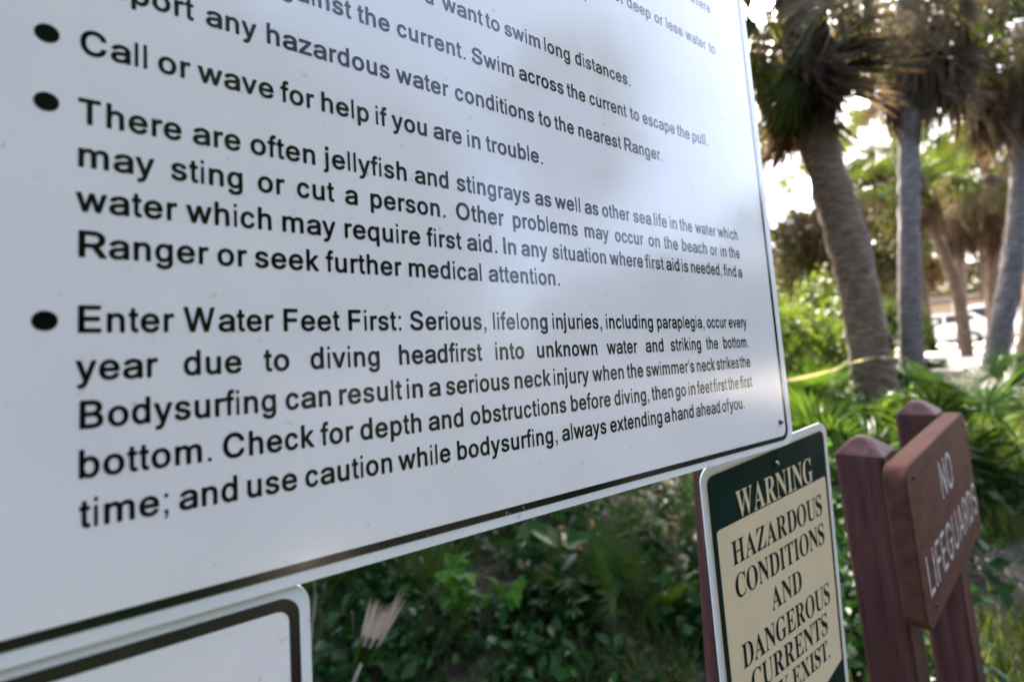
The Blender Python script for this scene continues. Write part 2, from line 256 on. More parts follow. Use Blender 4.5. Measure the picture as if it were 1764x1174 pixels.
# ------------------------------------------------------------------ lettering
SANS = {"'":[0.191,[[70,716,66,590,82,460,112,460,128,590,124,716]]],",":[0.278,[[190,100,190,-30,176,-85,150,-118,110,-142,88,-100,122,-80,138,-45,142,0,90,0,90,100]]],".":[0.278,[[90,0,190,0,190,100,90,100]]],":":[0.278,[[90,0,190,0,190,100,90,100],[90,419,190,419,190,519,90,519]]],";":[0.278,[[190,100,190,-30,176,-85,150,-118,110,-142,88,-100,122,-80,138,-45,142,0,90,0,90,100],[90,419,190,419,190,519,90,519]]],"B":[0.667,[[87,2,79,8,73,20,75,703,81,710,95,716,359,716,415,709,471,691,511,666,541,635,563,598,577,553,580,500,568,448,546,410,512,380,507,373,542,350,564,328,585,298,600,260,606,223,606,178,598,140,582,103,559,72,527,44,487,23,439,8,367,0],[209,125,215,120,359,120,399,124,431,134,455,152,470,178,473,215,463,248,449,268,431,283,391,300,359,304,215,304,209,298],[209,425,215,421,351,422,383,428,407,439,433,463,446,493,446,530,433,560,408,583,375,593,215,596,209,590]]],"C":[0.722,[[312,-5,248,13,192,44,144,86,105,139,76,199,56,274,50,357,54,425,68,493,91,553,129,613,173,658,224,693,280,715,336,726,408,725,456,716,504,699,544,676,583,643,614,606,636,568,653,523,661,478,656,468,640,461,544,463,534,470,518,515,493,553,456,582,416,598,384,602,344,601,312,594,280,579,248,555,222,523,200,479,187,433,181,372,183,312,193,259,211,214,242,169,280,138,328,119,376,115,408,118,432,125,456,136,480,152,508,184,520,207,532,244,544,255,640,257,656,249,662,237,661,229,648,177,622,124,587,79,543,41,488,12,432,-4,376,-10]]],"E":[0.667,[[93,2,85,8,79,21,81,703,87,710,101,716,573,716,589,714,601,703,603,680,602,613,597,604,589,598,237,596,229,595,225,590,225,425,229,422,557,422,573,411,577,395,576,321,566,306,557,302,229,302,225,298,225,126,229,121,237,120,589,119,597,116,606,103,605,13,597,4,581,0]]],"F":[0.611,[[96,2,88,8,82,21,84,703,90,710,104,716,536,714,549,703,551,688,550,613,544,603,536,598,224,596,218,590,218,418,224,412,504,411,512,406,519,396,520,313,512,298,496,292,221,291,218,283,216,13,208,4,192,0]]],"I":[0.278,[[107,2,99,8,93,21,93,695,99,708,115,716,195,716,211,709,218,695,218,21,211,7,195,0]]],"O":[0.778,[[326,-6,262,11,198,43,166,68,142,91,101,146,75,199,55,274,48,357,54,439,69,499,100,567,138,620,182,661,238,695,294,715,366,726,438,722,478,714,510,703,569,672,622,627,662,575,692,514,712,439,718,357,711,274,694,206,665,146,627,93,582,53,526,20,462,-2,398,-10],[356,116,398,115,438,121,478,138,510,160,537,191,558,226,573,266,581,311,583,372,578,424,567,469,545,514,518,548,486,574,446,592,406,601,366,601,326,594,286,577,254,553,227,522,206,484,193,447,185,402,183,341,187,296,201,244,219,206,246,171,278,144,318,125]]],"R":[0.722,[[93,2,81,13,79,28,79,688,85,708,101,716,437,714,517,699,557,683,589,665,632,628,662,583,673,553,680,523,682,463,670,411,656,381,641,358,605,322,552,291,545,283,708,36,712,21,709,12,701,4,685,0,573,0,557,3,547,13,389,257,381,261,237,261,230,253,227,13,221,5,205,0],[230,388,237,381,405,382,453,389,485,401,514,426,523,441,530,463,531,508,517,545,505,560,485,575,461,585,437,592,389,596,237,596,230,590]]],"S":[0.667,[[259,-8,211,3,171,19,131,43,99,71,73,106,56,143,45,196,47,211,51,217,67,225,171,223,183,211,196,166,207,151,224,136,243,125,275,115,331,109,363,112,395,119,419,129,441,143,459,163,468,181,472,203,469,226,454,248,419,271,371,288,217,331,171,352,131,378,99,409,75,451,65,496,67,549,78,587,99,625,131,659,171,687,219,708,275,722,331,726,387,722,435,711,475,695,515,671,543,647,567,617,586,579,595,541,594,511,587,503,571,499,475,501,463,511,455,541,447,556,435,571,419,583,395,594,371,601,315,605,283,601,261,594,223,572,211,556,201,534,200,511,203,496,219,475,251,454,299,436,403,409,457,391,499,372,539,346,575,309,596,271,607,218,603,166,589,121,565,83,531,49,491,23,443,3,387,-9,323,-12]]],"T":[0.611,[[237,2,229,8,224,20,223,590,221,594,213,596,37,598,27,605,24,613,25,703,31,710,45,716,533,715,543,710,551,695,550,613,541,600,525,596,357,596,351,590,351,20,343,5,333,0]]],"W":[0.944,[[199,2,191,7,184,21,10,688,9,695,15,708,31,716,119,716,132,710,138,703,255,232,263,247,376,695,384,710,399,716,495,716,509,710,515,703,631,242,639,236,754,703,760,710,775,716,863,716,876,710,882,703,883,688,703,10,687,0,591,0,575,4,567,13,447,474,326,13,319,5,303,0]]],"a":[0.556,[[194,-8,154,2,114,21,82,45,58,75,42,111,36,148,38,185,50,222,65,244,87,266,114,282,146,295,218,312,378,334,385,339,382,368,370,390,346,406,314,414,274,414,242,407,218,396,194,376,172,346,154,344,62,368,51,383,54,398,75,435,102,464,138,489,186,510,242,523,290,527,338,523,394,511,442,489,473,464,500,427,514,390,520,339,519,16,514,7,498,-1,410,-1,401,1,391,8,386,31,348,8,306,-6,250,-12],[222,104,258,100,290,102,322,111,346,124,365,141,378,163,384,185,384,222,378,225,247,207,210,198,186,185,178,177,172,163,172,148,175,133,194,115]]],"b":[0.556,[[256,-6,224,6,192,28,187,24,181,9,176,4,160,-1,88,-1,72,7,67,16,66,692,72,708,88,716,168,716,182,707,186,700,188,505,192,499,232,525,280,537,328,537,384,521,425,497,462,460,493,407,510,354,520,279,516,204,500,137,469,77,448,50,428,31,406,16,376,1,352,-6,320,-11,288,-11],[269,107,288,104,312,106,334,114,352,127,367,144,379,167,389,197,395,227,397,264,395,302,389,332,379,362,366,384,344,407,328,416,304,422,280,422,256,416,240,408,224,394,201,354,188,302,188,227,194,197,204,167,216,144,232,126,248,114]]],"c":[0.5,[[210,-6,167,9,130,32,98,63,71,104,52,149,40,200,36,259,40,318,50,362,68,406,97,450,126,480,162,504,202,520,242,527,290,526,322,519,354,507,378,493,405,472,426,449,444,421,461,377,461,362,450,350,370,328,354,335,330,381,314,397,298,407,274,413,250,413,226,408,210,399,194,384,179,362,167,333,160,303,156,266,157,230,164,193,173,163,191,134,210,116,234,105,258,102,290,106,316,119,335,141,354,183,370,190,450,170,459,163,464,149,452,112,432,75,402,41,370,17,338,2,298,-8,250,-11]]],"d":[0.556,[[210,-7,162,10,120,39,87,77,58,133,42,190,36,265,41,332,57,393,79,438,107,475,142,505,186,527,234,538,282,537,322,527,362,502,367,505,370,702,378,712,386,716,474,716,485,708,490,693,489,17,482,5,474,1,394,-1,384,2,375,9,370,33,330,5,298,-7,258,-11],[242,107,266,104,290,107,308,115,328,130,345,152,355,175,368,235,367,310,360,340,349,370,334,393,317,408,298,418,274,423,250,422,226,416,196,393,174,355,160,295,161,227,167,197,177,167,202,130,218,117]]],"e":[0.556,[[234,-6,186,7,146,28,107,60,78,97,56,141,42,193,36,251,40,310,52,362,72,406,98,445,130,476,170,501,210,517,266,527,314,525,362,514,407,494,446,465,474,433,497,391,511,347,519,296,519,229,514,220,498,212,170,211,167,207,168,200,181,163,195,141,218,121,242,109,274,102,314,103,346,112,373,134,394,169,410,176,498,155,507,149,512,134,498,97,478,68,448,38,410,15,370,-1,330,-9,282,-11],[169,325,178,321,210,321,378,321,387,325,373,362,350,391,322,408,282,414,242,408,211,391,185,362]]],"f":[0.278,[[96,2,88,9,83,21,82,419,32,421,16,428,10,442,11,517,16,525,28,532,80,534,83,539,84,607,90,645,105,682,127,712,152,732,176,743,208,748,240,746,274,735,284,727,289,720,289,705,275,637,268,622,256,616,216,623,208,621,200,615,192,585,191,539,192,535,200,533,256,532,270,524,276,509,276,442,268,427,256,421,191,419,189,13,182,6,168,0]]],"g":[0.556,[[210,-202,154,-184,106,-153,81,-126,61,-96,56,-81,61,-66,130,-22,146,-21,159,-28,188,-66,218,-85,258,-93,306,-88,338,-73,358,-50,367,-20,368,25,362,29,330,8,298,-2,258,-7,218,-4,186,4,154,18,122,39,98,62,76,92,61,122,50,152,40,198,36,243,37,288,43,333,56,378,77,423,106,462,146,496,186,515,242,527,290,524,330,511,370,483,373,506,386,518,474,519,488,506,490,491,490,-13,486,-50,475,-88,459,-118,435,-148,410,-168,378,-185,338,-198,298,-205,250,-206],[226,115,250,109,274,108,298,113,318,122,335,137,346,152,357,175,365,205,370,243,369,280,364,318,354,348,342,370,322,392,306,403,282,410,242,409,226,404,209,393,194,378,179,355,164,310,159,243,169,183,179,160,194,138,210,124]]],"h":[0.556,[[80,2,72,8,66,21,66,695,72,708,88,716,168,716,181,710,189,695,189,508,192,500,224,520,264,534,304,539,344,535,384,523,416,505,445,478,469,441,482,403,489,351,490,21,482,6,464,0,384,1,369,13,366,328,363,358,352,387,336,406,312,418,280,422,248,416,224,402,206,381,194,351,190,321,187,13,181,6,168,0]]],"i":[0.222,[[66,0,154,0,154,519,66,519],[66,615,154,615,154,716,66,716]]],"j":[0.222,[[-31,-193,-39,-187,-45,-174,-43,-91,-31,-79,9,-73,20,-60,25,-37,26,511,33,524,41,529,121,530,137,521,142,504,142,-30,137,-80,119,-129,103,-152,81,-171,57,-184,33,-191,1,-195],[65,580,41,593,22,618,13,648,14,679,28,709,49,730,73,739,97,739,126,724,145,702,155,671,154,641,142,610,121,588,97,578]]],"k":[0.5,[[80,2,72,8,66,21,66,695,72,708,88,716,168,716,179,710,187,695,187,366,187,358,192,352,352,527,368,531,456,531,472,526,480,515,479,501,474,493,298,298,490,36,495,21,488,7,472,0,376,0,362,6,208,214,187,193,185,13,179,6,168,1]]],"l":[0.222,[[80,2,72,8,66,20,66,696,72,708,80,714,136,716,148,711,156,696,156,20,148,5,136,0]]],"m":[0.833,[[80,2,72,8,66,20,66,497,72,513,88,520,173,519,186,512,190,505,192,488,224,509,256,522,288,529,328,528,352,523,384,510,411,490,432,466,440,467,472,495,512,516,552,527,600,529,632,525,672,511,704,491,727,468,753,424,762,395,766,365,767,20,759,6,744,0,664,0,648,5,642,13,637,365,628,387,612,402,584,413,560,415,528,409,505,395,489,373,482,351,478,13,472,6,456,0,376,0,360,7,353,20,351,365,341,387,326,402,304,412,280,415,248,409,224,396,205,373,196,351,193,321,191,13,184,5,168,0]]],"n":[0.556,[[80,2,72,8,66,20,66,497,71,512,88,520,168,519,181,512,192,489,216,505,248,518,280,525,312,527,360,520,400,504,431,482,456,453,475,416,485,380,490,321,488,13,480,4,464,0,384,1,369,13,366,321,363,350,352,379,336,397,312,409,280,413,248,407,224,393,206,372,194,343,190,314,187,13,181,6,168,0]]],"o":[0.556,[[226,-6,178,9,138,32,99,68,73,105,53,149,40,200,36,259,41,318,52,362,71,406,95,443,130,478,170,503,210,518,258,527,306,526,362,513,402,494,442,464,477,421,502,369,515,318,520,259,516,200,503,149,483,105,457,68,418,32,378,9,330,-6,274,-11],[250,105,274,102,298,103,322,110,339,119,355,134,371,156,384,186,391,215,393,281,387,318,377,347,362,373,345,392,322,406,298,412,274,414,250,411,226,402,211,392,197,377,183,355,171,325,165,296,164,230,178,171,190,149,208,127,226,114]]],"p":[0.556,[[80,-194,72,-188,66,-175,66,494,69,510,77,517,88,521,168,520,182,510,186,494,192,489,232,515,272,526,328,527,376,515,416,493,456,457,486,412,506,359,518,299,519,224,511,164,494,111,469,66,440,31,400,2,360,-15,312,-22,264,-19,224,-5,192,17,187,6,185,-183,179,-190,168,-195],[269,96,288,93,312,95,334,103,352,116,367,133,379,156,389,186,395,216,397,254,395,291,389,321,379,352,366,374,344,397,328,406,304,412,280,412,256,406,240,398,224,383,201,344,188,291,188,216,194,186,204,156,216,133,232,115,248,104]]],"q":[0.556,[[378,-191,369,-175,366,13,362,15,338,-2,314,-14,274,-22,218,-20,170,-5,129,20,93,58,62,110,45,163,37,223,38,298,50,358,67,403,94,448,130,484,170,509,218,524,258,527,298,522,330,511,370,484,374,508,382,516,394,520,474,518,482,514,490,501,490,-175,482,-190,466,-195,394,-195],[242,95,266,93,290,96,308,103,328,118,345,140,355,163,368,223,367,298,360,328,349,358,334,381,317,396,298,406,274,411,250,410,226,404,196,381,174,343,160,283,161,215,167,185,177,155,202,118,218,105]]],"r":[0.333,[[80,1,72,7,66,20,67,504,72,512,88,520,160,520,176,514,184,499,192,498,224,516,256,525,288,527,328,523,336,517,341,504,341,423,336,413,320,404,272,408,237,401,208,381,191,350,187,321,184,12,178,5,168,0]]],"s":[0.5,[[194,-7,162,1,130,13,101,31,77,53,56,82,43,112,36,141,42,154,58,162,138,177,154,168,169,134,186,116,218,103,258,100,290,106,317,119,334,141,333,163,322,178,306,187,162,224,130,239,99,259,74,286,58,317,51,354,53,391,64,428,82,455,106,479,138,500,170,513,210,523,250,527,298,524,330,516,362,504,386,490,407,472,431,442,446,413,455,384,450,372,434,363,354,348,342,354,326,384,304,406,282,414,242,416,210,409,186,392,179,376,181,354,194,340,210,332,354,294,386,280,418,259,442,231,457,200,464,163,461,126,449,90,430,60,402,34,370,15,330,-1,290,-9,242,-11]]],"t":[0.278,[[164,0,140,10,115,30,99,52,86,82,79,134,79,410,76,416,36,419,27,425,22,440,24,515,36,526,78,530,79,642,84,651,100,659,164,659,180,651,186,634,186,530,244,527,253,522,261,507,261,440,256,425,244,418,188,416,186,410,186,142,189,119,196,109,236,113,254,104,260,89,270,22,260,6,236,-3,196,-6]]],"u":[0.556,[[208,-3,160,13,120,42,92,79,75,123,66,189,67,504,80,517,104,519,168,519,183,512,188,504,189,204,193,167,206,138,224,119,248,109,280,107,312,114,336,129,353,152,364,182,367,211,368,504,373,512,384,518,472,518,484,512,490,497,488,13,483,6,472,0,392,-1,376,6,371,13,368,31,328,9,296,-2,256,-7]]],"v":[0.5,[[200,3,192,9,186,20,12,489,11,503,16,511,32,519,120,519,134,511,248,191,256,202,366,511,384,519,473,518,480,515,488,505,488,489,311,13,304,5,288,0,208,0]]],"w":[0.722,[[163,3,155,11,151,20,7,489,6,503,11,511,27,519,107,519,123,516,131,509,211,230,219,220,298,503,302,511,314,518,323,519,403,519,419,513,426,503,507,215,592,511,603,518,627,519,699,518,712,511,716,503,715,489,571,20,563,6,547,0,467,0,453,5,447,13,363,304,355,288,275,13,267,4,251,0,179,0]]],"x":[0.5,[[22,2,14,8,8,20,13,35,174,262,175,269,22,485,18,496,24,511,30,516,46,519,134,519,150,514,246,370,254,365,346,503,358,516,374,519,462,519,478,512,483,503,482,489,324,262,487,35,492,20,486,8,470,0,374,0,361,5,254,163,246,162,139,5,126,0]]],"y":[0.5,[[82,-194,58,-186,48,-171,69,-88,82,-79,130,-83,140,-81,151,-73,169,-43,186,9,13,490,14,505,19,512,34,519,122,519,138,507,250,177,362,505,370,515,378,518,474,517,486,505,487,490,284,-73,267,-111,235,-156,217,-171,194,-184,146,-198,114,-199]]],"z":[0.5,[[34,2,26,8,20,20,20,79,26,93,290,401,282,404,58,404,42,407,34,413,29,423,29,496,34,511,42,517,58,519,442,519,458,517,466,511,471,496,471,438,466,423,208,115,466,112,474,107,480,93,480,20,474,8,458,0]]]}
CAPS = {"A":[0.634,[[0,-3,256,710,264,720,368,720,634,-2,533,-2,463,190,456,196,176,196,169,190,100,-2],[204,286,427,286,320,610,312,618]]],"D":[0.572,[[1,-3,0,718,289,717,369,699,428,670,473,634,516,582,547,518,566,446,572,358,565,270,546,198,514,134,481,92,441,57,395,30,345,11,249,-4],[100,86,249,85,329,101,398,142,446,206,466,262,475,326,475,390,466,454,450,502,425,546,393,580,353,606,313,621,265,630,100,630]]],"E":[0.451,[[1,-3,0,718,445,718,447,638,441,632,100,630,98,414,105,406,417,406,423,398,423,326,417,318,105,318,98,310,98,94,105,84,441,84,451,78,450,-2]]],"F":[0.442,[[1,-3,0,718,441,718,442,638,433,632,100,630,99,398,401,396,410,390,410,310,105,307,98,294,98,-2]]],"G":[0.623,[[289,-12,217,3,161,28,113,63,67,116,32,180,10,252,0,332,1,404,13,476,34,540,70,604,112,652,161,688,217,714,281,728,353,728,449,704,529,653,587,580,618,492,609,487,521,487,495,540,465,580,425,611,385,629,337,637,289,635,249,626,209,607,175,580,143,540,119,492,103,436,97,372,100,300,111,244,136,188,161,152,193,121,233,97,273,84,321,79,377,84,417,97,457,123,489,156,507,188,526,268,521,276,345,276,341,308,341,356,345,364,617,364,623,356,622,244,609,183,588,132,555,84,513,45,465,16,409,-4,353,-12]]],"I":[0.107,[[1,-3,0,718,105,719,107,-2]]],"L":[0.431,[[1,-3,0,718,89,720,98,718,98,710,100,86,425,84,431,78,431,6,425,-4]]],"N":[0.573,[[1,-3,0,718,114,718,414,246,473,142,478,158,476,710,481,720,573,718,573,-2,465,-4,457,2,195,414,97,580,98,-2]]],"O":[0.643,[[289,-12,233,-2,169,24,113,64,68,116,32,180,10,252,0,332,1,404,13,476,34,540,71,604,114,652,169,692,228,716,289,728,361,727,425,714,488,684,539,644,579,596,610,540,633,468,643,396,642,308,631,236,609,172,577,116,529,62,481,27,425,2,361,-11],[271,84,321,79,369,83,409,96,449,119,481,149,509,188,529,233,542,284,548,340,545,412,534,468,513,520,484,564,449,597,409,620,361,634,321,637,273,632,233,619,193,595,161,564,134,524,116,484,102,428,99,308,109,252,127,204,153,161,185,127,225,101]]],"R":[0.524,[[1,-3,0,718,281,719,345,708,399,686,448,646,478,598,496,534,498,470,486,414,463,366,433,332,371,294,369,286,524,-2,414,-2,265,271,105,274,98,262,98,-2],[99,366,273,364,321,373,354,390,385,426,400,478,397,534,376,582,338,614,289,629,99,630]]],"S":[0.527,[[226,-15,138,5,65,50,19,114,5,154,0,194,98,196,118,138,154,102,210,79,282,74,353,90,402,122,429,170,428,226,410,254,370,282,162,348,82,393,50,425,31,458,21,498,20,546,28,586,47,626,74,658,114,689,154,709,202,723,258,729,314,727,394,705,464,658,506,594,516,530,426,528,402,584,370,614,314,637,250,641,186,626,140,594,117,546,121,498,144,466,181,442,386,376,466,331,497,298,519,258,527,218,527,170,518,130,498,88,466,50,433,26,386,3,338,-10]]],"U":[0.567,[[250,-14,170,3,98,41,49,90,15,154,0,234,0,714,18,720,90,720,98,714,99,242,112,178,138,137,178,103,226,83,282,77,338,82,386,101,426,133,454,178,468,242,468,714,474,720,562,720,567,714,567,234,561,186,546,138,498,67,433,18,346,-11]]]}
SERIF = {"A":[0.792,[[4,2,4,37,34,46,52,59,70,82,90,124,376,1012,382,1021,406,1020,705,142,743,64,760,47,792,34,792,4,424,2,420,22,420,34,424,38,466,43,488,52,507,70,514,88,509,136,460,292,202,293,196,292,193,286,151,154,145,94,153,70,171,52,190,43,237,34,237,4],[213,352,442,352,328,700,322,696]]],"C":[0.736,[[370,-20,316,-11,274,2,232,22,179,58,112,129,76,184,55,226,20,334,7,412,2,472,7,592,16,646,34,718,67,796,118,876,182,940,259,988,340,1014,430,1019,496,1006,610,959,640,954,658,960,671,970,694,1020,718,1019,718,681,692,682,644,802,620,844,584,892,532,939,472,968,418,975,376,969,340,955,310,932,282,898,259,856,239,802,224,742,213,664,205,502,207,412,214,334,226,268,241,214,265,160,292,120,322,90,358,67,400,54,442,50,484,54,544,74,610,116,661,166,706,228,736,196,713,154,682,113,629,58,592,31,526,-1,484,-13,442,-20]]],"D":[0.793,[[16,2,11,10,12,34,58,45,82,60,96,82,104,124,106,838,99,898,85,934,70,948,52,957,4,966,2,994,10,998,406,997,514,978,553,964,610,934,664,891,723,814,757,742,785,634,793,544,790,406,778,322,758,250,725,178,688,125,644,82,587,46,526,22,454,7,376,2],[349,52,406,55,448,69,485,94,525,142,555,208,573,274,587,376,591,460,590,586,583,664,571,736,556,790,537,838,511,880,478,915,448,935,412,948,364,953,328,948,308,934,296,904,292,856,293,124,299,88,308,70,324,58]]],"E":[0.727,[[4,2,4,35,58,44,76,54,91,70,104,106,109,172,109,808,106,874,98,910,87,934,58,956,10,965,6,970,6,994,10,998,670,998,674,994,674,952,674,712,670,704,650,706,638,778,610,850,586,882,550,911,490,935,406,947,328,943,311,934,302,922,294,862,294,544,298,538,334,539,370,545,400,559,424,579,445,610,460,646,483,754,507,754,508,268,506,262,483,262,464,376,448,418,427,448,406,466,376,480,340,488,298,490,294,484,294,148,303,88,316,72,334,64,370,59,430,61,478,68,524,82,574,109,616,148,659,214,698,310,724,312,727,304,680,4]]],"G":[0.829,[[382,-18,328,-10,280,4,238,22,184,57,148,88,114,126,88,163,57,222,20,330,10,384,3,468,7,594,15,648,34,720,67,798,118,878,182,942,256,988,340,1015,382,1019,436,1018,514,1002,612,960,634,955,652,960,664,969,688,1016,715,1020,716,678,694,678,689,684,648,792,616,846,586,886,526,941,466,969,424,975,382,971,340,954,310,931,284,900,260,858,240,804,214,672,208,588,206,456,216,330,234,234,257,168,294,102,340,56,394,31,436,26,478,30,502,38,525,54,538,72,550,102,555,144,555,282,547,348,534,372,514,387,484,397,441,402,439,432,826,433,829,426,827,402,790,397,766,387,750,372,740,348,733,294,730,63,640,21,550,-6,454,-19]]],"H":[0.862,[[4,2,4,36,40,42,64,51,81,64,92,82,104,136,106,220,103,874,95,910,82,934,52,954,4,967,4,996,394,997,394,966,346,956,323,946,306,928,297,904,291,844,291,550,298,548,575,550,575,844,570,904,561,928,544,946,520,956,472,966,472,997,856,998,862,994,862,970,856,964,807,952,778,928,765,892,760,832,762,136,771,94,784,68,814,46,861,34,861,4,472,2,472,36,514,43,544,58,559,76,570,106,575,166,575,484,568,487,298,487,291,484,291,172,296,112,304,82,322,58,352,43,394,36,396,4]]],"I":[0.406,[[4,2,2,34,52,49,82,66,98,88,109,130,111,850,107,898,94,934,64,955,4,966,2,994,10,998,400,998,404,994,404,970,400,965,352,957,322,943,307,922,297,886,295,166,300,112,314,76,346,51,406,34,406,4]]],"M":[1.058,[[4,2,4,36,40,42,64,52,82,65,94,82,107,130,109,220,107,886,100,916,88,937,58,955,4,967,4,996,298,997,532,311,766,996,1054,998,1058,994,1054,965,1006,951,978,928,966,904,959,868,957,190,962,112,975,70,1000,47,1054,36,1056,4,673,4,673,34,676,37,724,48,754,68,765,88,773,124,776,862,772,875,478,2,454,2,448,10,160,856,161,130,168,94,183,64,220,43,268,36,270,4]]],"N":[0.808,[[676,-20,160,766,154,767,154,172,157,118,164,88,177,64,208,45,256,37,259,4,2,4,4,36,58,46,76,57,87,70,99,106,103,172,103,850,39,946,28,956,4,964,4,997,238,998,244,995,652,371,657,382,657,838,653,892,644,922,628,942,598,957,556,964,552,970,552,994,556,998,808,996,808,967,760,956,730,937,718,915,710,880,707,-20]]],"O":[0.824,[[376,-20,293,-2,220,35,154,89,96,160,53,238,21,334,5,436,3,544,17,646,46,742,88,826,142,897,208,955,280,995,352,1016,436,1021,520,1007,598,972,670,916,729,844,772,766,805,670,822,568,824,454,810,352,780,256,738,172,682,100,616,43,544,4,460,-18],[384,28,418,25,454,29,484,41,520,67,547,100,569,142,589,202,612,328,618,412,620,544,612,664,599,742,576,826,543,892,509,934,466,963,412,975,370,971,334,956,304,932,274,892,255,856,239,808,223,742,206,586,205,454,210,370,219,292,240,202,263,142,301,82,341,46]]],"R":[0.815,[[4,2,4,36,40,42,64,51,81,64,92,82,104,136,106,220,103,874,95,910,82,934,52,954,4,967,4,996,424,995,532,975,598,946,649,904,683,850,700,784,701,694,689,640,676,611,641,562,592,523,525,490,739,94,772,49,790,40,814,35,815,4,568,4,329,466,298,468,291,466,291,166,297,106,307,76,322,58,352,43,394,36,396,4],[291,514,364,513,424,531,466,566,494,622,505,676,508,736,507,778,496,844,471,898,442,927,418,940,370,949,334,946,310,935,298,915,291,856]]],"S":[0.554,[[4,-22,4,344,28,345,33,340,67,208,107,124,154,71,202,43,238,33,280,31,316,37,349,52,376,76,396,106,410,142,416,184,415,214,408,250,391,286,370,313,339,340,190,434,138,472,83,526,46,582,21,652,14,730,22,814,46,886,71,928,106,968,142,994,184,1012,232,1021,286,1019,346,1006,448,974,472,982,481,994,490,1020,514,1022,518,1006,518,712,514,703,496,703,492,706,460,808,412,892,364,941,312,970,280,978,244,977,214,969,184,953,161,928,144,898,135,868,133,832,136,796,146,766,160,742,184,716,234,676,430,556,478,513,516,460,544,388,554,292,544,202,519,130,490,83,454,45,406,13,358,-7,292,-19,220,-17,178,-9,100,22,70,28,52,23,44,16,28,-22]]],"T":[0.7,[[148,2,145,10,148,36,196,43,215,52,232,67,246,94,255,136,257,952,208,951,172,942,132,922,106,900,76,861,56,820,40,766,29,700,4,700,2,994,10,998,694,998,700,994,700,976,700,700,694,698,674,700,660,784,647,826,628,862,606,892,561,928,526,943,490,951,442,952,444,130,453,88,466,64,496,45,554,34,554,4]]],"U":[0.804,[[370,-24,322,-18,274,-5,211,30,162,84,131,150,116,210,105,306,105,834,101,882,91,918,72,942,46,956,3,966,2,996,394,996,394,965,346,956,316,942,299,918,292,888,291,258,304,174,316,138,336,102,358,78,382,63,412,52,454,47,496,50,532,59,562,74,592,98,615,126,634,162,657,240,663,288,665,828,661,882,651,918,634,939,604,955,554,966,554,996,802,998,804,966,766,953,740,936,726,912,717,876,711,312,696,204,676,138,655,96,635,66,606,36,568,10,520,-11,472,-21]]],"W":[1.12,[[328,-20,79,886,65,922,49,946,32,958,4,965,4,997,334,998,343,994,340,965,304,958,281,940,273,916,273,880,286,814,418,335,557,772,529,886,514,925,490,950,436,964,431,970,432,994,436,998,796,996,796,967,754,959,727,940,716,916,716,892,856,372,862,364,981,820,993,880,991,916,982,938,958,956,916,965,913,994,922,998,1120,997,1120,964,1096,954,1075,934,1059,904,1042,856,810,-20,784,-22,778,-14,586,671,580,678,360,-20]]],"X":[0.793,[[4,2,4,36,40,44,70,61,100,88,124,120,321,460,100,883,54,946,34,960,10,965,7,994,16,998,400,998,406,995,406,970,400,965,352,962,324,946,314,928,312,904,327,862,442,637,448,637,554,832,577,898,576,922,568,940,544,957,502,965,496,970,497,994,502,998,778,998,782,994,783,970,778,965,742,960,708,946,677,922,646,886,604,820,472,580,712,109,752,52,766,42,793,34,793,4,402,4,402,34,454,42,480,58,490,76,491,100,469,166,352,398,346,401,217,172,198,118,197,88,207,64,232,45,280,37,283,4]]],"Y":[0.793,[[208,2,204,10,204,34,250,44,274,56,291,76,300,100,307,160,307,394,90,886,70,921,52,942,28,957,3,964,2,994,10,998,382,998,383,964,340,961,316,951,300,934,296,904,308,862,460,494,616,814,636,874,637,910,627,934,616,946,592,958,544,964,544,995,790,998,793,994,792,964,766,954,747,940,704,880,493,448,493,166,500,100,509,76,526,57,550,45,597,34,597,4]]],"Z":[0.706,[[4,2,4,28,450,940,448,946,292,944,232,932,190,913,157,886,129,850,97,784,71,700,52,697,45,700,66,994,76,998,676,995,675,970,232,64,430,64,490,78,538,100,580,133,619,184,651,250,682,358,700,358,706,357,706,352,678,4]]]}
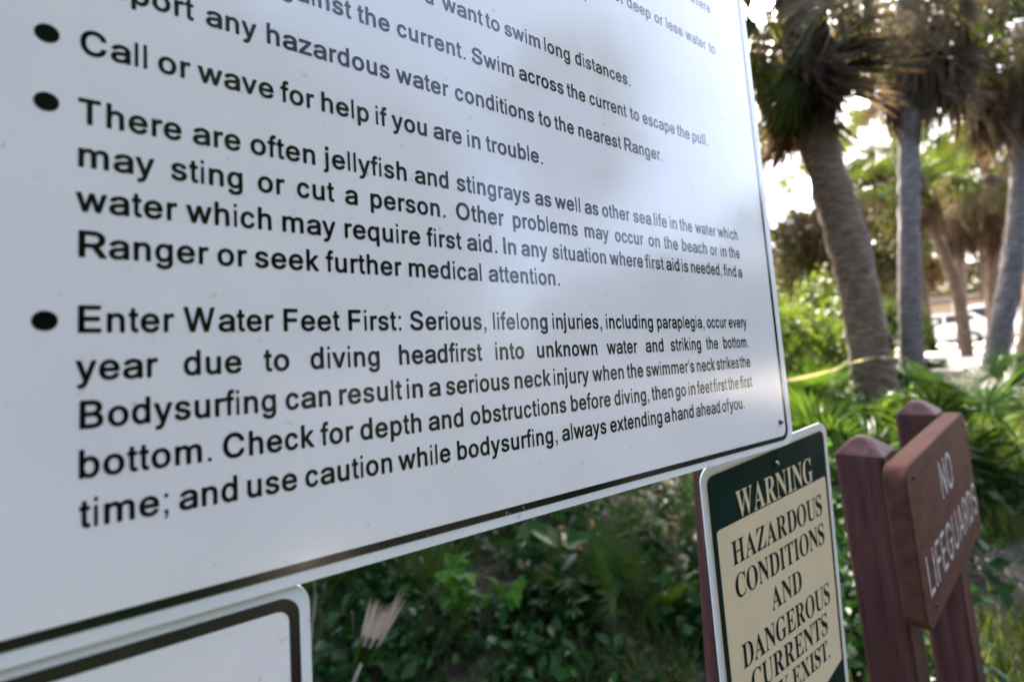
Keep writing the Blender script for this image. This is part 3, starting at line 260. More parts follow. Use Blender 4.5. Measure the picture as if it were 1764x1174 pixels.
LINES = {"where":[2.12795,[["where",0.65753,0.92]]],"deep":[2.06196,[["deep",0.51881,1.028],["or",0.57239,0.992],["less",0.59652,1.036],["water",0.63879,0.956],["to",0.69436,1.06]]],"want":[1.95086,[["want",0.25419,1.026],["to",0.30224,1.043],["swim",0.32433,1.025],["long",0.37599,1.007],["distances.",0.41935,1.009]]],"curr":[1.9068,[["the",0.17436,1.013],["current.",0.208,1.01],["Swim",0.2831,1.027],["across",0.33832,1.019],["the",0.40367,1.007],["current",0.43713,0.976],["to",0.50559,1.03],["escape",0.5277,0.984],["the",0.59697,0.992],["pull.",0.62995,1.025]]],"report":[1.86254,[["any",0.06749,0.979],["hazardous",0.10478,1.006],["water",0.20518,1.0],["conditions",0.26151,1.014],["to",0.36053,1.024],["the",0.38168,1.017],["nearest",0.41543,1.019],["Ranger.",0.48934,1.004]]],"call":[1.8184,[["Call",0.00195,0.99],["or",0.04048,1.001],["wave",0.06187,1.0],["for",0.11371,0.995],["help",0.1426,1.016],["if",0.18596,1.051],["you",0.19944,1.02],["are",0.23798,1.014],["in",0.27269,1.06],["trouble.",0.2923,1.036]]],"there":[1.77255,[["There",0.0008,0.984],["are",0.05877,0.995],["often",0.09271,1.006],["jellyfish",0.14209,1.013],["and",0.21753,1.005],["stingrays",0.25751,1.026],["as",0.34763,1.054],["well",0.37356,1.051],["as",0.41578,1.038],["other",0.44221,0.983],["sea",0.4942,1.016],["life",0.53152,1.034],["in",0.56273,1.06],["the",0.58223,0.971],["water",0.61474,0.939],["which",0.66674,0.965]]],"may":[1.74464,[["may",0.00115,0.987],["sting",0.04626,0.996],["or",0.09699,0.996],["cut",0.12275,1.015],["a",0.158,1.003],["person.",0.17745,1.028],["Other",0.2556,1.023],["problems",0.31726,1.03],["may",0.41271,0.995],["occur",0.45937,0.989],["on",0.51751,1.04],["the",0.54691,1.008],["beach",0.58235,1.016],["or",0.6443,0.949],["in",0.66891,1.06],["the",0.6896,0.982]]],"water":[1.71643,[["water",-0.0001,0.985],["which",0.05405,0.996],["may",0.11194,1.013],["require",0.15591,1.024],["first",0.22543,1.034],["aid.",0.26503,1.054],["In",0.30493,1.06],["any",0.32582,1.016],["situation",0.36443,1.037],["where",0.44775,1.011],["first",0.50799,1.039],["aid",0.54687,1.039],["is",0.57805,1.055],["needed,",0.59657,0.971],["find",0.67102,0.986],["a",0.70727,1.031]]],"ranger":[1.68794,[["Ranger",0.00099,0.989],["or",0.0715,0.999],["seek",0.09353,1.007],["further",0.14081,1.018],["medical",0.20718,1.039],["attention.",0.28532,1.044]]],"enter":[1.64176,[["Enter",0.0011,0.965],["Water",0.05174,0.961],["Feet",0.11069,0.996],["First:",0.15608,1.006],["Serious,",0.20583,1.013],["lifelong",0.28704,1.026],["injuries,",0.35755,1.014],["including",0.43299,0.995],["paraplegia,",0.51817,0.958],["occur",0.61881,0.921],["every",0.66958,0.911]]],"year":[1.61298,[["year",0.0001,0.964],["due",0.05172,0.99],["to",0.09771,1.024],["diving",0.12765,0.998],["headfirst",0.19476,1.012],["into",0.28785,1.041],["unknown",0.33524,1.022],["water",0.4311,0.975],["and",0.4947,1.0],["striking",0.54023,0.97],["the",0.61319,0.982],["bottom.",0.65153,0.95]]],"body":[1.58443,[["Bodysurfing",0.00109,0.972],["can",0.11048,0.996],["result",0.14702,1.008],["in",0.20073,1.044],["a",0.22012,1.06],["serious",0.2351,1.01],["neck",0.3067,1.029],["injury",0.35389,1.003],["when",0.40645,1.005],["the",0.45963,0.99],["swimmer's",0.49101,0.966],["neck",0.58843,0.938],["strikes",0.63114,0.911],["the",0.68688,0.961]]],"bottom":[1.55576,[["bottom.",0.00137,0.983],["Check",0.07196,0.989],["for",0.13302,0.988],["depth",0.16136,1.013],["and",0.21766,1.022],["obstructions",0.25657,1.008],["before",0.3735,1.01],["diving,",0.43597,1.0],["then",0.49761,1.016],["go",0.54113,0.967],["in",0.56707,1.06],["feet",0.58455,0.96],["first",0.62005,0.925],["the",0.65336,0.938],["first",0.68259,0.911]]],"time":[1.52732,[["time;",0.00177,0.974],["and",0.04832,0.986],["use",0.08555,0.995],["caution",0.12124,0.994],["while",0.19016,1.0],["bodysurfing,",0.24171,1.016],["always",0.35879,1.002],["extending",0.42585,0.985],["a",0.51648,1.045],["hand",0.53034,0.985],["ahead",0.57744,0.946],["of",0.63429,0.99],["you.",0.65106,0.98]]],"_d":[2.0377,[[".",0.444,1]]]}
def text_mesh(name, items):
    """items: (loops, transform fn (u, v) -> Vector). Closed outlines filled as one flat print."""
    cu = bpy.data.curves.new('t', 'CURVE'); cu.dimensions = '2D'; cu.fill_mode = 'FRONT'
    for loops, ox, oz, sx, sz in items:
        for l in loops:
            n = len(l) // 2; sp = cu.splines.new('POLY'); sp.points.add(n - 1)
            for i in range(n):
                sp.points[i].co = ((ox + l[2 * i] / 1000 * sx) * 100, (oz + l[2 * i + 1] / 1000 * sz) * 100, 0, 1)
            sp.use_cyclic_u = True
    o = bpy.data.objects.new('t', cu); C.objects.link(o)
    dg = bpy.context.evaluated_depsgraph_get(); dg.update()
    me = bpy.data.meshes.new_from_object(o.evaluated_get(dg))
    bpy.data.objects.remove(o); bpy.data.curves.remove(cu)
    me.name = name
    # the fill lies in the local XY plane: stand it up facing -Y
    for v in me.vertices: v.co = Vector((v.co.x / 100, 0, v.co.y / 100))
    me.update()
    if len(me.polygons) and sum(p.normal.y for p in me.polygons) > 0: me.flip_normals()
    return me
def rrect(x0, x1, z0, z1, r, n=8):
    P = []
    for cx, cz, a in ((x1 - r, z1 - r, 0), (x0 + r, z1 - r, 90), (x0 + r, z0 + r, 180), (x1 - r, z0 + r, 270)):
        for k in range(n + 1):
            t = R(a + 90 * k / n); P.append((cx + r * math.cos(t), cz + r * math.sin(t)))
    return P
def plate(name, P, y0, y1, mat, parent):
    """Rounded sheet between y0 (front) and y1 (back)."""
    n = len(P); V = [(x, y0, z) for x, z in P] + [(x, y1, z) for x, z in P]
    F = [tuple(range(n))[::-1] if False else tuple(range(n)), tuple(range(2 * n - 1, n - 1, -1))]
    F += [(i, i + n, (i + 1) % n + n, (i + 1) % n) for i in range(n)]
    me = mesh(name, V, F); bm = bmesh.new(); bm.from_mesh(me); bmesh.ops.recalc_face_normals(bm, faces=bm.faces); bm.to_mesh(me); bm.free()
    return link(name, me, parent, mat)
def sheet(name, P, y, mat, parent):
    me = mesh(name, [(x, y, z) for x, z in P], [tuple(range(len(P)))])
    if me.polygons[0].normal.y > 0: me.flip_normals()
    return link(name, me, parent, mat)
def ring(name, Po, Pi, y, mat, parent):
    n = len(Po); V = [(x, y, z) for x, z in Po] + [(x, y, z) for x, z in Pi]
    me = mesh(name, V, [(i, (i + 1) % n, (i + 1) % n + n, i + n) for i in range(n)])
    if me.polygons[0].normal.y > 0: me.flip_normals()
    return link(name, me, parent, mat)
def bolt(parent, x, z, y, r=.0045, mat='metal', name='bolt'):
    V = []; F = []
    prof = [(0, r), (-.0012, r), (-.0016, r * .8), (-.0032, r * .62), (-.0042, r * .35), (-.0044, .0001)]
    n = 16
    for py, pr in prof:
        for k in range(n): V.append((x + pr * math.cos(2 * math.pi * k / n), y + py, z + pr * math.sin(2 * math.pi * k / n)))
    for i in range(len(prof) - 1):
        for k in range(n): F.append((i * n + k, (i + 1) * n + k, (i + 1) * n + (k + 1) % n, i * n + (k + 1) % n))
    return link(name, mesh(name, V, F), parent, M[mat], True)

# ------------------------------------------------------------------ the big information sign
EM = .021
info = empty('information_sign', (.355, .1, 0), 'large white aluminium sign with black water safety text, biggest of the signs', 'sign')
X0, X1, Z0, Z1 = -.103, .811, 1.4615, 2.68
plate('panel', rrect(X0, X1, Z0, Z1, .024), 0, .0026, M['border'], info)
sheet('face', rrect(X0 + .0205, X1 - .0205, Z0 + .0148, Z1 - .0148, .012), -.0003, M['face'], info)
ring('stripe', rrect(X0 + .0135, X1 - .0135, Z0 + .0085, Z1 - .0085, .017), rrect(X0 + .0205, X1 - .0205, Z0 + .0148, Z1 - .0148, .012), -.0004, M['ink'], info)
def word_items(wd, x, z, sx=1.0, table=SANS, em=EM):
    it = []; u = x
    for ch in wd:
        a, loops = table[ch]; it.append((loops, u, z, em * sx, em * 1.12)); u += a * em * sx
    return it, u
extra = {'report': [('Report', 0.0004, 1.0)], 'curr': [('against', 0.1035, 1.0)], 'want': [('you', 0.2143, 1.0)], 'deep': [('waist', .465, 1.0)], '_d': [('d', .4303, 1.0)]}
DIST = {}
for key, (z, words) in LINES.items():
    items = []
    for wd, x, s in words + extra.get(key, []):
        # measured starts sit at the ink's left edge: step back by the glyph's own bearing
        lb = min(l[i] for l in SANS[wd[0]][1] for i in range(0, len(l), 2)) / 1000 * EM * s
        wd_w = sum(SANS[c][0] for c in wd) * EM * s * .024
        it, _ = word_items(wd, x - lb + wd_w * .5, z, s * .976); items += it
    o = link('text_line', text_mesh('text_line', items), info, M['ink']); o.location.y += -.0005
for bx, bz in ((-.0125, 1.8262), (-.0125, 1.7825), (-.0125, 1.6490)):
    P = [(bx + .0056 * math.cos(2 * math.pi * k / 28), bz + .0060 * math.sin(2 * math.pi * k / 28)) for k in range(28)]
    sheet('bullet', P, -.0005, M['ink'], info)
bolt(info, .7775, 1.498, -.0003); bolt(info, -.07, 1.498, -.0003); bolt(info, .7775, 2.64, -.0003)
for k, (sx, sz, a, l_) in enumerate(((.2885, 1.4725, 70, .0045), (.2915, 1.4716, 110, .0035), (.3070, 1.4735, 80, .005), (.3085, 1.4712, 60, .003), (.212, 1.4708, 75, .003), (.302, 1.4662, 50, .006), (.455, 1.508, 20, .004))):
    dx, dz = math.cos(R(a)) * l_ / 2, math.sin(R(a)) * l_ / 2; me = mesh('scratch', [(sx - dx, -.0006, sz - dz), (sx - dz * .16, -.0006, sz + dx * .16), (sx + dx, -.0006, sz + dz), (sx + dz * .16, -.0006, sz - dx * .16)], [(0, 1, 2, 3)])
    if me.polygons[0].normal.y > 0: me.flip_normals()
    link('scratch', me, info, M['alu'] if k < 5 else M['rust'])
def wood_post(name, lo, hi, parent, lean=(0, 0), mat='post', cap=True):
    bm = bmesh.new(); box_bm(bm, lo, hi, .004, 2)
    if cap:   # bevelled pyramid top
        top = max(v.co.z for v in bm.verts)
    me = bm_mesh(bm, name); zc = lo[2]
    for v in me.vertices:
        h = v.co.z - zc; v.co.x += lean[0] * h; v.co.y += lean[1] * h
    return link(name, me, parent, M[mat])
PX = .7320
wood_post('post', (PX - .085, .042, -.3), (PX + .004, .131, 2.6), info, lean=(.05, 0))
wood_post('post', (-.06, .042, -.3), (.029, .131, 2.6), info)
box('crossbar', (-.09, .0028, 2.2), (.79, .0415, 2.289), M['post'], info, .003)
box('crossbar', (-.09, .0028, 1.60), (.79, .0415, 1.689), M['post'], info, .003)

# ------------------------------------------------------------------ white sign below it
low = empty('blank_white_sign', (-.03, .06, 1.0), 'blank white sign with thick black border below the left end of the big text sign', 'sign')
lx0, lx1, lz0, lz1 = -.183, .1225, 1.006, 1.4632
plate('panel', rrect(lx0, lx1, lz0, lz1, .0175, 10), .0032, .0054, M['border'], low)
ring('stripe', rrect(lx0 + .0068, lx1 - .0068, lz0 + .0090, lz1 - .0090, .013, 10), rrect(lx0 + .0135, lx1 - .0135, lz0 + .0172, lz1 - .0172, .008, 10), .0028, M['ink'], low)
sheet('face', rrect(lx0 + .0135, lx1 - .0135, lz0 + .0172, lz1 - .0172, .008, 10), .0029, M['face'], low)
box('mounting_bar', (-.075, .0056, 1.05), (.005, .0415, 1.42), M['post'], low, .002)

# ------------------------------------------------------------------ green and cream warning sign
KW = 1.055
warn = empty('warning_sign', (0, 0, 0), 'dark green and cream warning sign below the right end of the big white sign', 'sign')
rv = Vector((R(4.1038), R(-5.6447), R(-3.6165)))
rotW = Matrix.Rotation(rv.length, 4, rv.normalized())
oW = CAM + (Vector((.5788, .0037, 1.4593)) - CAM) * KW
MW = Matrix.Translation(oW) @ rotW @ Matrix.Scale(KW, 4)
warn.matrix_world = MW
def wl(o): o.matrix_parent_inverse = Matrix(); return o
W_, H_ = .3050, .4600
wl(plate('panel', rrect(0, W_, -H_, 0, .019, 10), 0, .0022, M['border'], warn))
wl(sheet('edge_line', rrect(.0075, W_ - .0075, -H_ + .0075, -.0095, .014, 10), -.0003, M['cream'], warn))
wl(sheet('green_field', rrect(.0105, W_ - .0105, -H_ + .0105, -.0125, .012, 10), -.0006, M['green'], warn))
P = [(.0195, -.0890), (.0195 + .004, -.0862), (.2885 - .003, -.0862), (.2885, -.089), (.2885, -.3890), (.2320, -.4080), (.075, -.4080), (.0195, -.3890)]
wl(sheet('cream_field', P, -.0009, M['cream'], warn))
def serif_line(txt, x0, x1, zb, capz, mat):
    """Set a line between x0 and x1 with its baseline at zb."""
    gap = .055; adv = []
    for ch in txt: adv.append(.28 if ch == ' ' else (.16 if ch == '.' else SERIF[ch][0]))
    tot = sum(adv) + gap * (len(txt) - 1); k = (x1 - x0) / tot; u = x0; it = []
    for ch, a in zip(txt, adv):
        if ch == '.': it.append(([[0, 0, 130, 0, 150, 60, 130, 130, 20, 130, 0, 60]], u, zb, k, capz))
        elif ch != ' ': it.append((SERIF[ch][1], u, zb, k, capz))
        u += (a + gap) * k
    o = wl(link('text_line', text_mesh('text_line', it), warn, mat)); o.location.y = -.0012
    return o
serif_line('WARNING', .0640, .2535, -.0840, .0375, M['cream'])
serif_line('HAZARDOUS', .0455, .2705, -.1425, .0325, M['green'])
serif_line('CONDITIONS', .0455, .2700, -.1885, .0325, M['green'])
serif_line('AND', .1200, .1975, -.2365, .0325, M['green'])
serif_line('DANGEROUS', .0455, .2700, -.2860, .0335, M['green'])
serif_line('CURRENTS', .0590, .2560, -.3300, .0335, M['green'])
serif_line('MAY EXIST.', .0620, .2560, -.3700, .0300, M['green'])
b = bolt(warn, 0.1631, -.0335, -.0006, .0042); wl(b); b = bolt(warn, .1631, -.43, -.0006, .0042); wl(b)

# ------------------------------------------------------------------ brown wooden sign
br = empty('wooden_sign', (1.27, .09, .1), 'routed brown wooden sign on two square posts, white letters, right of the warning sign', 'sign')
yaw = R(3.8); lean = R(5.0)
MB = Matrix.Translation((1.243, .003, 1.346)) @ Matrix.Rotation(yaw, 4, 'Z') @ Matrix.Rotation(-lean * .95, 4, 'Y')
BW, BH, BT = .637, .345, .040
def bl(o): o.matrix_parent_inverse = parent_world(br).inverted(); o.matrix_basis = MB; return o
def board_bm(P, y0, y1, bev):
    n = len(P); bm = bmesh.new(); a = [bm.verts.new((x, y0, z)) for x, z in P]; b = [bm.verts.new((x, y1, z)) for x, z in P]
    f = bm.faces.new(a); g = bm.faces.new(b[::-1])
    for i in range(n): bm.faces.new((a[i], b[i], b[(i + 1) % n], a[(i + 1) % n]))
    bmesh.ops.recalc_face_normals(bm, faces=bm.faces)
    es = list(f.edges) + list(g.edges)
    bmesh.ops.bevel(bm, geom=es, offset=bev, segments=3, affect='EDGES', profile=.6)
    return bm
bl(link('board', bm_mesh(board_bm(rrect(0, BW, -BH, 0, .034, 8), 0, BT, .006), 'board'), br, M['board'], False))
def caps_line(txt, x0, x1, zb, hz):
    gap = .17; adv = [.3 if ch == ' ' else CAPS[ch][0] for ch in txt]
    k = (x1 - x0) / (sum(adv) + gap * (len(txt) - 1)); u = x0; items = []
    for ch, a in zip(txt, adv):
        if ch != ' ': items.append((CAPS[ch][1], u, zb, k, hz / .716))
        u += (a + gap) * k
    for it in items:
        o = link('letter', text_mesh('letter', [it]), br, M['routed']); bl(o); o.matrix_basis = MB @ Matrix.Translation((0, -.0008, 0))
caps_line('NO', .262, .388, -.143, .088)
caps_line('LIFEGUARDS', .045, .612, -.284, .084)
for u, v in ((.053, -.032), (.072, -.312), (.59, -.032), (.58, -.312)):
    bl(bolt(br, u, v, 0, .005, 'rust'))
def cap_post(x0, y0, wd, z0, z1, ln=True):
    """Square post with a low pyramid top, drying crack down its face."""
    bm = bmesh.new(); c = wd / 2; bm_v = []
    ch = .012
    prof = [(z0, 0), (z1 - .035, 0), (z1 - .030, .004), (z1 - .006, .026), (z1, .034)]
    ringv = []
    for z, ins in prof:
        q = []
        for k, (sx, sy) in enumerate(((-1, -1), (1, -1), (1, 1), (-1, 1))):
            for dx, dy in ((0, ch * sy), (ch * sx, 0)) if (sx * sy > 0) else ((ch * sx, 0), (0, ch * sy)):
                hx = (c - ins) * sx - (dx * .5); hy = (c - ins) * sy - (dy * .5)
                q.append(bm.verts.new((x0 + c + hx, y0 + c + hy, z)))
        ringv.append(q)
    n = 8
    for i in range(len(ringv) - 1):
        for k in range(n): bm.faces.new((ringv[i][k], ringv[i][(k + 1) % n], ringv[i + 1][(k + 1) % n], ringv[i + 1][k]))
    bm.faces.new(ringv[-1]); bm.faces.new(ringv[0][::-1])
    bmesh.ops.recalc_face_normals(bm, faces=bm.faces)
    return bm_mesh(bm, 'post')
for u in (.032, .530):
    me = cap_post(u, BT + .001, .092, -1.35 + .02, .045 if u < .1 else .040)
    o = link('post', me, br, M['post']); bl(o)
    for vz in (-.075, -.265):
        # countersunk carriage bolt hole on the post's side
        V = [(u - .0006, BT + .047 + .0055 * math.cos(t * math.pi / 8), vz + .0055 * math.sin(t * math.pi / 8)) for t in range(16)]
        h = link('bolt_hole', mesh('bolt_hole', V, [tuple(range(16))]), br, M['rust']); bl(h)
    if u < .1:
        V = []; F = []
        for i in range(15):
            z = .008 - i * .018; wv = .0016 * (1 - i / 16); yy = BT + .030 + .004 * math.sin(i * .9) + .0012 * i
            V += [(u - .0005, yy - wv, z), (u - .0005, yy + wv, z)]
        F = [(2 * i, 2 * i + 1, 2 * i + 3, 2 * i + 2) for i in range(14)]
        bl(link('crack', mesh('crack', V, F), br, M['rust']))

# ------------------------------------------------------------------ foliage meshes
def fan_mesh(name, n=38, span=300, L=.78, petiole=.95, width=.040, droop=.30, split=.40, seed=1, curl=.0, ragged=0.0, pr=.012, mat2=None):
    """A fan-palm leaf: stalk along +X, pleated blades radiating from its end."""
    r = random.Random(seed); V = []; F = []
    pts = [Vector((petiole * t, 0, -.10 * petiole * t * t)) for t in (0, .25, .5, .75, 1)]
    tube_data(pts, [pr * 1.3, pr * 1.1, pr, pr * .8, pr * .6], 5, None, V, F)
    hub = pts[-1]
    for k in range(n):
        a = R(-span / 2 + span * k / (n - 1)) + r.uniform(-.02, .02)
        l = L * (.72 + .28 * math.cos(a * .5)) * r.uniform(1 - .1 - ragged, 1.05)
        if ragged and r.random() < ragged * .5: continue
        dx, dy = math.cos(a), math.sin(a); px, py = -dy, dx
        w = l * math.tan(R(span / (n - 1)) / 2) * 1.02
        dr = droop * r.uniform(.7, 1.4); sw = r.uniform(-.08, .08) * (1 + 4 * ragged)
        b0 = len(V); costa = -.10 * (dx + 1) * .3
        for t, ww in ((.02, .04), (.2, 1.0 * .2), (split, split), (.72, split * .55), (1.0, 0)):
            z = -dr * l * t * t * t + curl * math.sin(t * 3) * .2 + costa * t
            rr = l * t * (1 - .12 * dr * t)
            hw = min(w * ww / .4 * .4, width * .5) if ww else 0.0004
            cx = hub.x + dx * rr + px * sw * t * t * l; cy = dy * rr + py * sw * t * t * l; cz = hub.z + z
            V += [Vector((cx + px * hw, cy + py * hw, cz + hw * .35)), Vector((cx, cy, cz - hw * .35)), Vector((cx - px * hw, cy - py * hw, cz + hw * .35))]
        for s in range(4):
            i = b0 + 3 * s; F += [(i, i + 1, i + 4, i + 3), (i + 1, i + 2, i + 5, i + 4)]
    return mesh(name, V, F)
def dead_mesh(name, seed, L=.8, petiole=.9, n=24):
    """A withered fan: blades folded back together, hanging from a bent stalk (local -Z is down)."""
    r = random.Random(seed); V = []; F = []
    pts = [Vector((petiole * .8 * t, 0, -.55 * petiole * t * t)) for t in (0, .25, .5, .75, 1)]
    tube_data(pts, [.018, .015, .012, .010, .008], 5, None, V, F)
    hub = pts[-1]
    for k in range(n):
        a = r.uniform(-1.3, 1.3); out = r.uniform(.05, .5); l = L * r.uniform(.6, 1.1)
        d = Vector((out * math.cos(a) + .12, .75 * out * math.sin(a) * 1.3, -1)).normalized()
        side = Vector((-math.sin(a), math.cos(a), 0)); tw = r.uniform(-1, 1); side = (side + Vector((tw, tw, 0)) * .6).normalized()
        b0 = len(V)
        for t, ww in ((0, .004), (.3, .016), (.65, .012), (1, .001)):
            c = hub + d * l * t + Vector((r.uniform(-.02, .02), r.uniform(-.02, .02), 0)) * t
            V += [c + side * ww, c + Vector((0, 0, -.004)) + side.cross(d) * ww * .4, c - side * ww]
        for s in range(3):
            i = b0 + 3 * s; F += [(i, i + 1, i + 4, i + 3), (i + 1, i + 2, i + 5, i + 4)]
    return mesh(name, V, F)
LIVE = [fan_mesh('frond', seed=s, droop=d, L=l) for s, d, l in ((1, .35, .80), (2, .55, .74), (3, .25, .85), (4, .75, .78))]
DEAD = [dead_mesh('dead_frond', s, L=l) for s, l in ((11, .85), (12, .7), (13, .95))]
HALF = [fan_mesh('dry_frond', seed=s, droop=.95, L=.75, ragged=.25, curl=.3, width=.03) for s in (21, 22)]
FAN = [fan_mesh('fan_leaf', n=26, span=250, L=.46, petiole=.55, width=.030, droop=d, split=.5, seed=s, pr=.006) for s, d in ((31, .12), (32, .25), (33, .05))]
for me in LIVE: me.materials.append(M['frond'])
for me in DEAD: me.materials.append(M['frond_dead'])
for me in HALF: me.materials.append(M['dry'])
DEAD[1].materials.clear(); DEAD[1].materials.append(M['dry'])
for me in FAN: me.materials.append(M['palmetto'])

def put(me, name, parent, loc, az, el, roll, sc):
    o = bpy.data.objects.new(name, me); C.objects.link(o)
    o.parent = parent; o.matrix_parent_inverse = parent_world(parent).inverted()
    o.matrix_basis = Matrix.Translation(loc) @ Matrix.Rotation(az, 4, 'Z') @ Matrix.Rotation(-el, 4, 'Y') @ Matrix.Rotation(roll, 4, 'X') @ Matrix.Scale(sc, 4)
    return o
def trunk_mesh(path, r0, r1, n=20, rows=70, seed=0, flare=1.25):
    P = catmull(path, rows); r = random.Random(seed)
    jit = [r.uniform(.93, 1.03) + (.05 if k_ % 3 == 0 else 0) for k_ in range(rows + 1)]
    ph = [r.uniform(0, 6.28) for _ in range(4)]
    rad = []
    for i in range(rows + 1):
        t = i / rows; rr = r0 + (r1 - r0) * t
        rr *= 1 + (flare - 1) * math.exp(-t * 9); rad.append(rr * jit[i])
    def rough(i, k): return 1 + .035 * math.sin(k * 2.0 + ph[0] + i * .35) + .03 * math.sin(k * 5 + ph[1] + i * 1.1) + r.uniform(-.02, .02)
    V, F = tube_data(P, rad, n, rough)
    return mesh('trunk', V, F), P
def palm(label, path, r0, r1, seed, crown=1.0, nl=26, nd=16, nh=6, mat='trunk', group='palms behind the signs', skirt=.5, elmin=-35, dl=(-35, 5), ds=1.0, name='cabbage_palm'):
    b = Vector(path[0]); root = empty(name, b, label, 'palm tree', group)
    me, P = trunk_mesh(path, r0, r1, seed=seed)
    link('trunk', me, root, M[mat], True)
    r = random.Random(seed * 7 + 1); top = P[-1]; up = (P[-1] - P[-4]).normalized()
    ga = 2.39996
    for k in range(nl):
        t = k / max(1, nl - 1); el = R(85 - t * (85 - elmin) + r.uniform(-8, 8)); az = k * ga + r.uniform(-.2, .2)
        put(LIVE[k % 4], 'frond', root, top + up * (.25 * (1 - t)), az, el, r.uniform(-.5, .5), crown * r.uniform(.85, 1.1))
    for k in range(nh):
        put(HALF[k % 2], 'dry_frond', root, top, k * ga * 1.7 + 1, R(r.uniform(-60, -20)), r.uniform(-.6, .6), crown * r.uniform(.8, 1.05))
    for k in range(nd):
        t = k / max(1, nd); az = k * ga + .7
        put(DEAD[k % 3], 'dead_frond', root, top - up * (skirt * t), az, R(r.uniform(*dl) - 12 * t), r.uniform(-.3, .3), crown * ds * r.uniform(.75, 1.05))
    PALMS.append(root)
    return root
PALMS = []
def gp(x, y, s, dz=-.1):
    p = at(x, y, s); return Vector((p.x, p.y, gz(p.x, p.y) + dz))

# palms in view
palm('thick brown leaning palm trunk nearest the big sign, its skirt of dead fronds hanging',
     [gp(1518, 700, 4.6), at(1500, 620, 4.6), at(1466, 440, 4.6), at(1408, 240, 4.6), at(1378, 70, 4.6), at(1362, -30, 4.6)], .172, .168, 3, .95, 26, 60, 12, skirt=.55, elmin=12, dl=(-70, -20), ds=1.0)
palm('slim grey palm trunk between the thick brown palm and the parked vehicles',
     [gp(1572, 650, 7.4), at(1568, 560, 7.4), at(1566, 350, 7.4), at(1567, 200, 7.4), at(1566, 30, 7.4), at(1564, -40, 7.4)], .145, .135, 5, 1.2, 26, 64, 14, 'trunk_grey', skirt=1.0, elmin=5, dl=(-60, -8), ds=1.05)
palm('thin dark leaning palm trunk standing in front of the white vehicles',
     [gp(1680, 690, 10.5), at(1668, 620, 10.5), at(1648, 500, 10.5), at(1606, 385, 10.5), at(1580, 300, 10.6)], .12, .105, 8, .8, 18, 16, 8, 'trunk')
palm('curved grey palm trunk leaning right at the right edge of the view',
     [gp(1685, 720, 7.6), at(1708, 640, 7.6), at(1728, 540, 7.6), at(1746, 440, 7.6), at(1760, 300, 7.6), at(1764, 180, 7.6), at(1768, 40, 7.6)], .15, .135, 9, 1.2, 24, 60, 20, 'trunk_grey', skirt=.8, dl=(-45, 0))
palm('brown palm trunk just behind the curved grey one at the right edge',
     [gp(1762, 700, 8.6), at(1772, 600, 8.6), at(1790, 400, 8.6), at(1800, 200, 8.8), at(1790, 90, 8.8)], .16, .14, 12, 1.25, 20, 60, 16, 'trunk', skirt=.9, dl=(-40, 5))
palm('small bright palm far off against the sky beside the sign edge',
     [gp(1306, 560, 17), at(1308, 400, 17), at(1312, 258, 17)], .15, .13, 14, .62, 26, 4, 0, 'trunk_grey', elmin=-10)
far = [(1420, 330, 13, .95, 21), (1650, 330, 15, 1.0, 22), (1705, 300, 12, 1.0, 23), (1500, 250, 16, .9, 24), (1480, 400, 19, 1.0, 25), (1590, 420, 20, 1.0, 26), (1730, 420, 17, 1.1, 27)]
FL = ['brown shaggy palm seen between the sign edge and the thick palm trunk', 'distant palm with brown drooping crown above the thin leaning trunk',
      'shaggy palm whose crown fills the gap left of the curved grey trunk', 'distant palm showing between the thick brown and slim grey trunks, crown against the sky',
      'far palm low between the two front trunks with a dry crown', 'far palm right of the slim grey trunk, above the parked vehicles', 'dark palm crown above the white van']
for (x, y, s, c, sd_), lb in zip(far, FL):
    palm(lb, [gp(x + 12, 620, s), at(x + 6, 520, s), at(x, y, s)], .15, .13, sd_, c * 1.15, 14, 34, 14, 'trunk', skirt=.9)
def fan_at(me, name, parent, x0, y0, x1, y1, s, L0, tilt=.2):
    a = at(x0, y0, s); b = at(x1, y1, s); Xa = (b - a).normalized(); sc = (b - a).length / L0
    Za = (-FWD + Vector((0, 0, tilt))).normalized(); Ya = Za.cross(Xa).normalized(); Za = Xa.cross(Ya)
    Mo = Matrix((Xa, Ya, Za)).transposed().to_4x4(); Mo.translation = a
    o = bpy.data.objects.new(name, me); C.objects.link(o); o.parent = parent; o.matrix_parent_inverse = parent_world(parent).inverted(); o.matrix_basis = Mo @ Matrix.Scale(sc, 4); return o
fan_at(LIVE[0], 'frond', PALMS[0], 1305, 5, 1376, 122, 4.1, .95)
fan_at(LIVE[2], 'frond', PALMS[0], 1400, -70, 1452, 60, 4.2, .95, -.2)
fan_at(HALF[0], 'dry_frond', PALMS[0], 1350, 20, 1395, 150, 4.3, .95, .5)
fan_at(HALF[0], 'dry_frond', PALMS[1], 1560, -60, 1588, 28, 6.6, .95, .1)
fan_at(HALF[1], 'dry_frond', PALMS[1], 1570, -30, 1640, 50, 6.7, .95, .3)
fan_at(LIVE[1], 'frond', PALMS[1], 1560, -60, 1510, 60, 6.6, .95, .3)
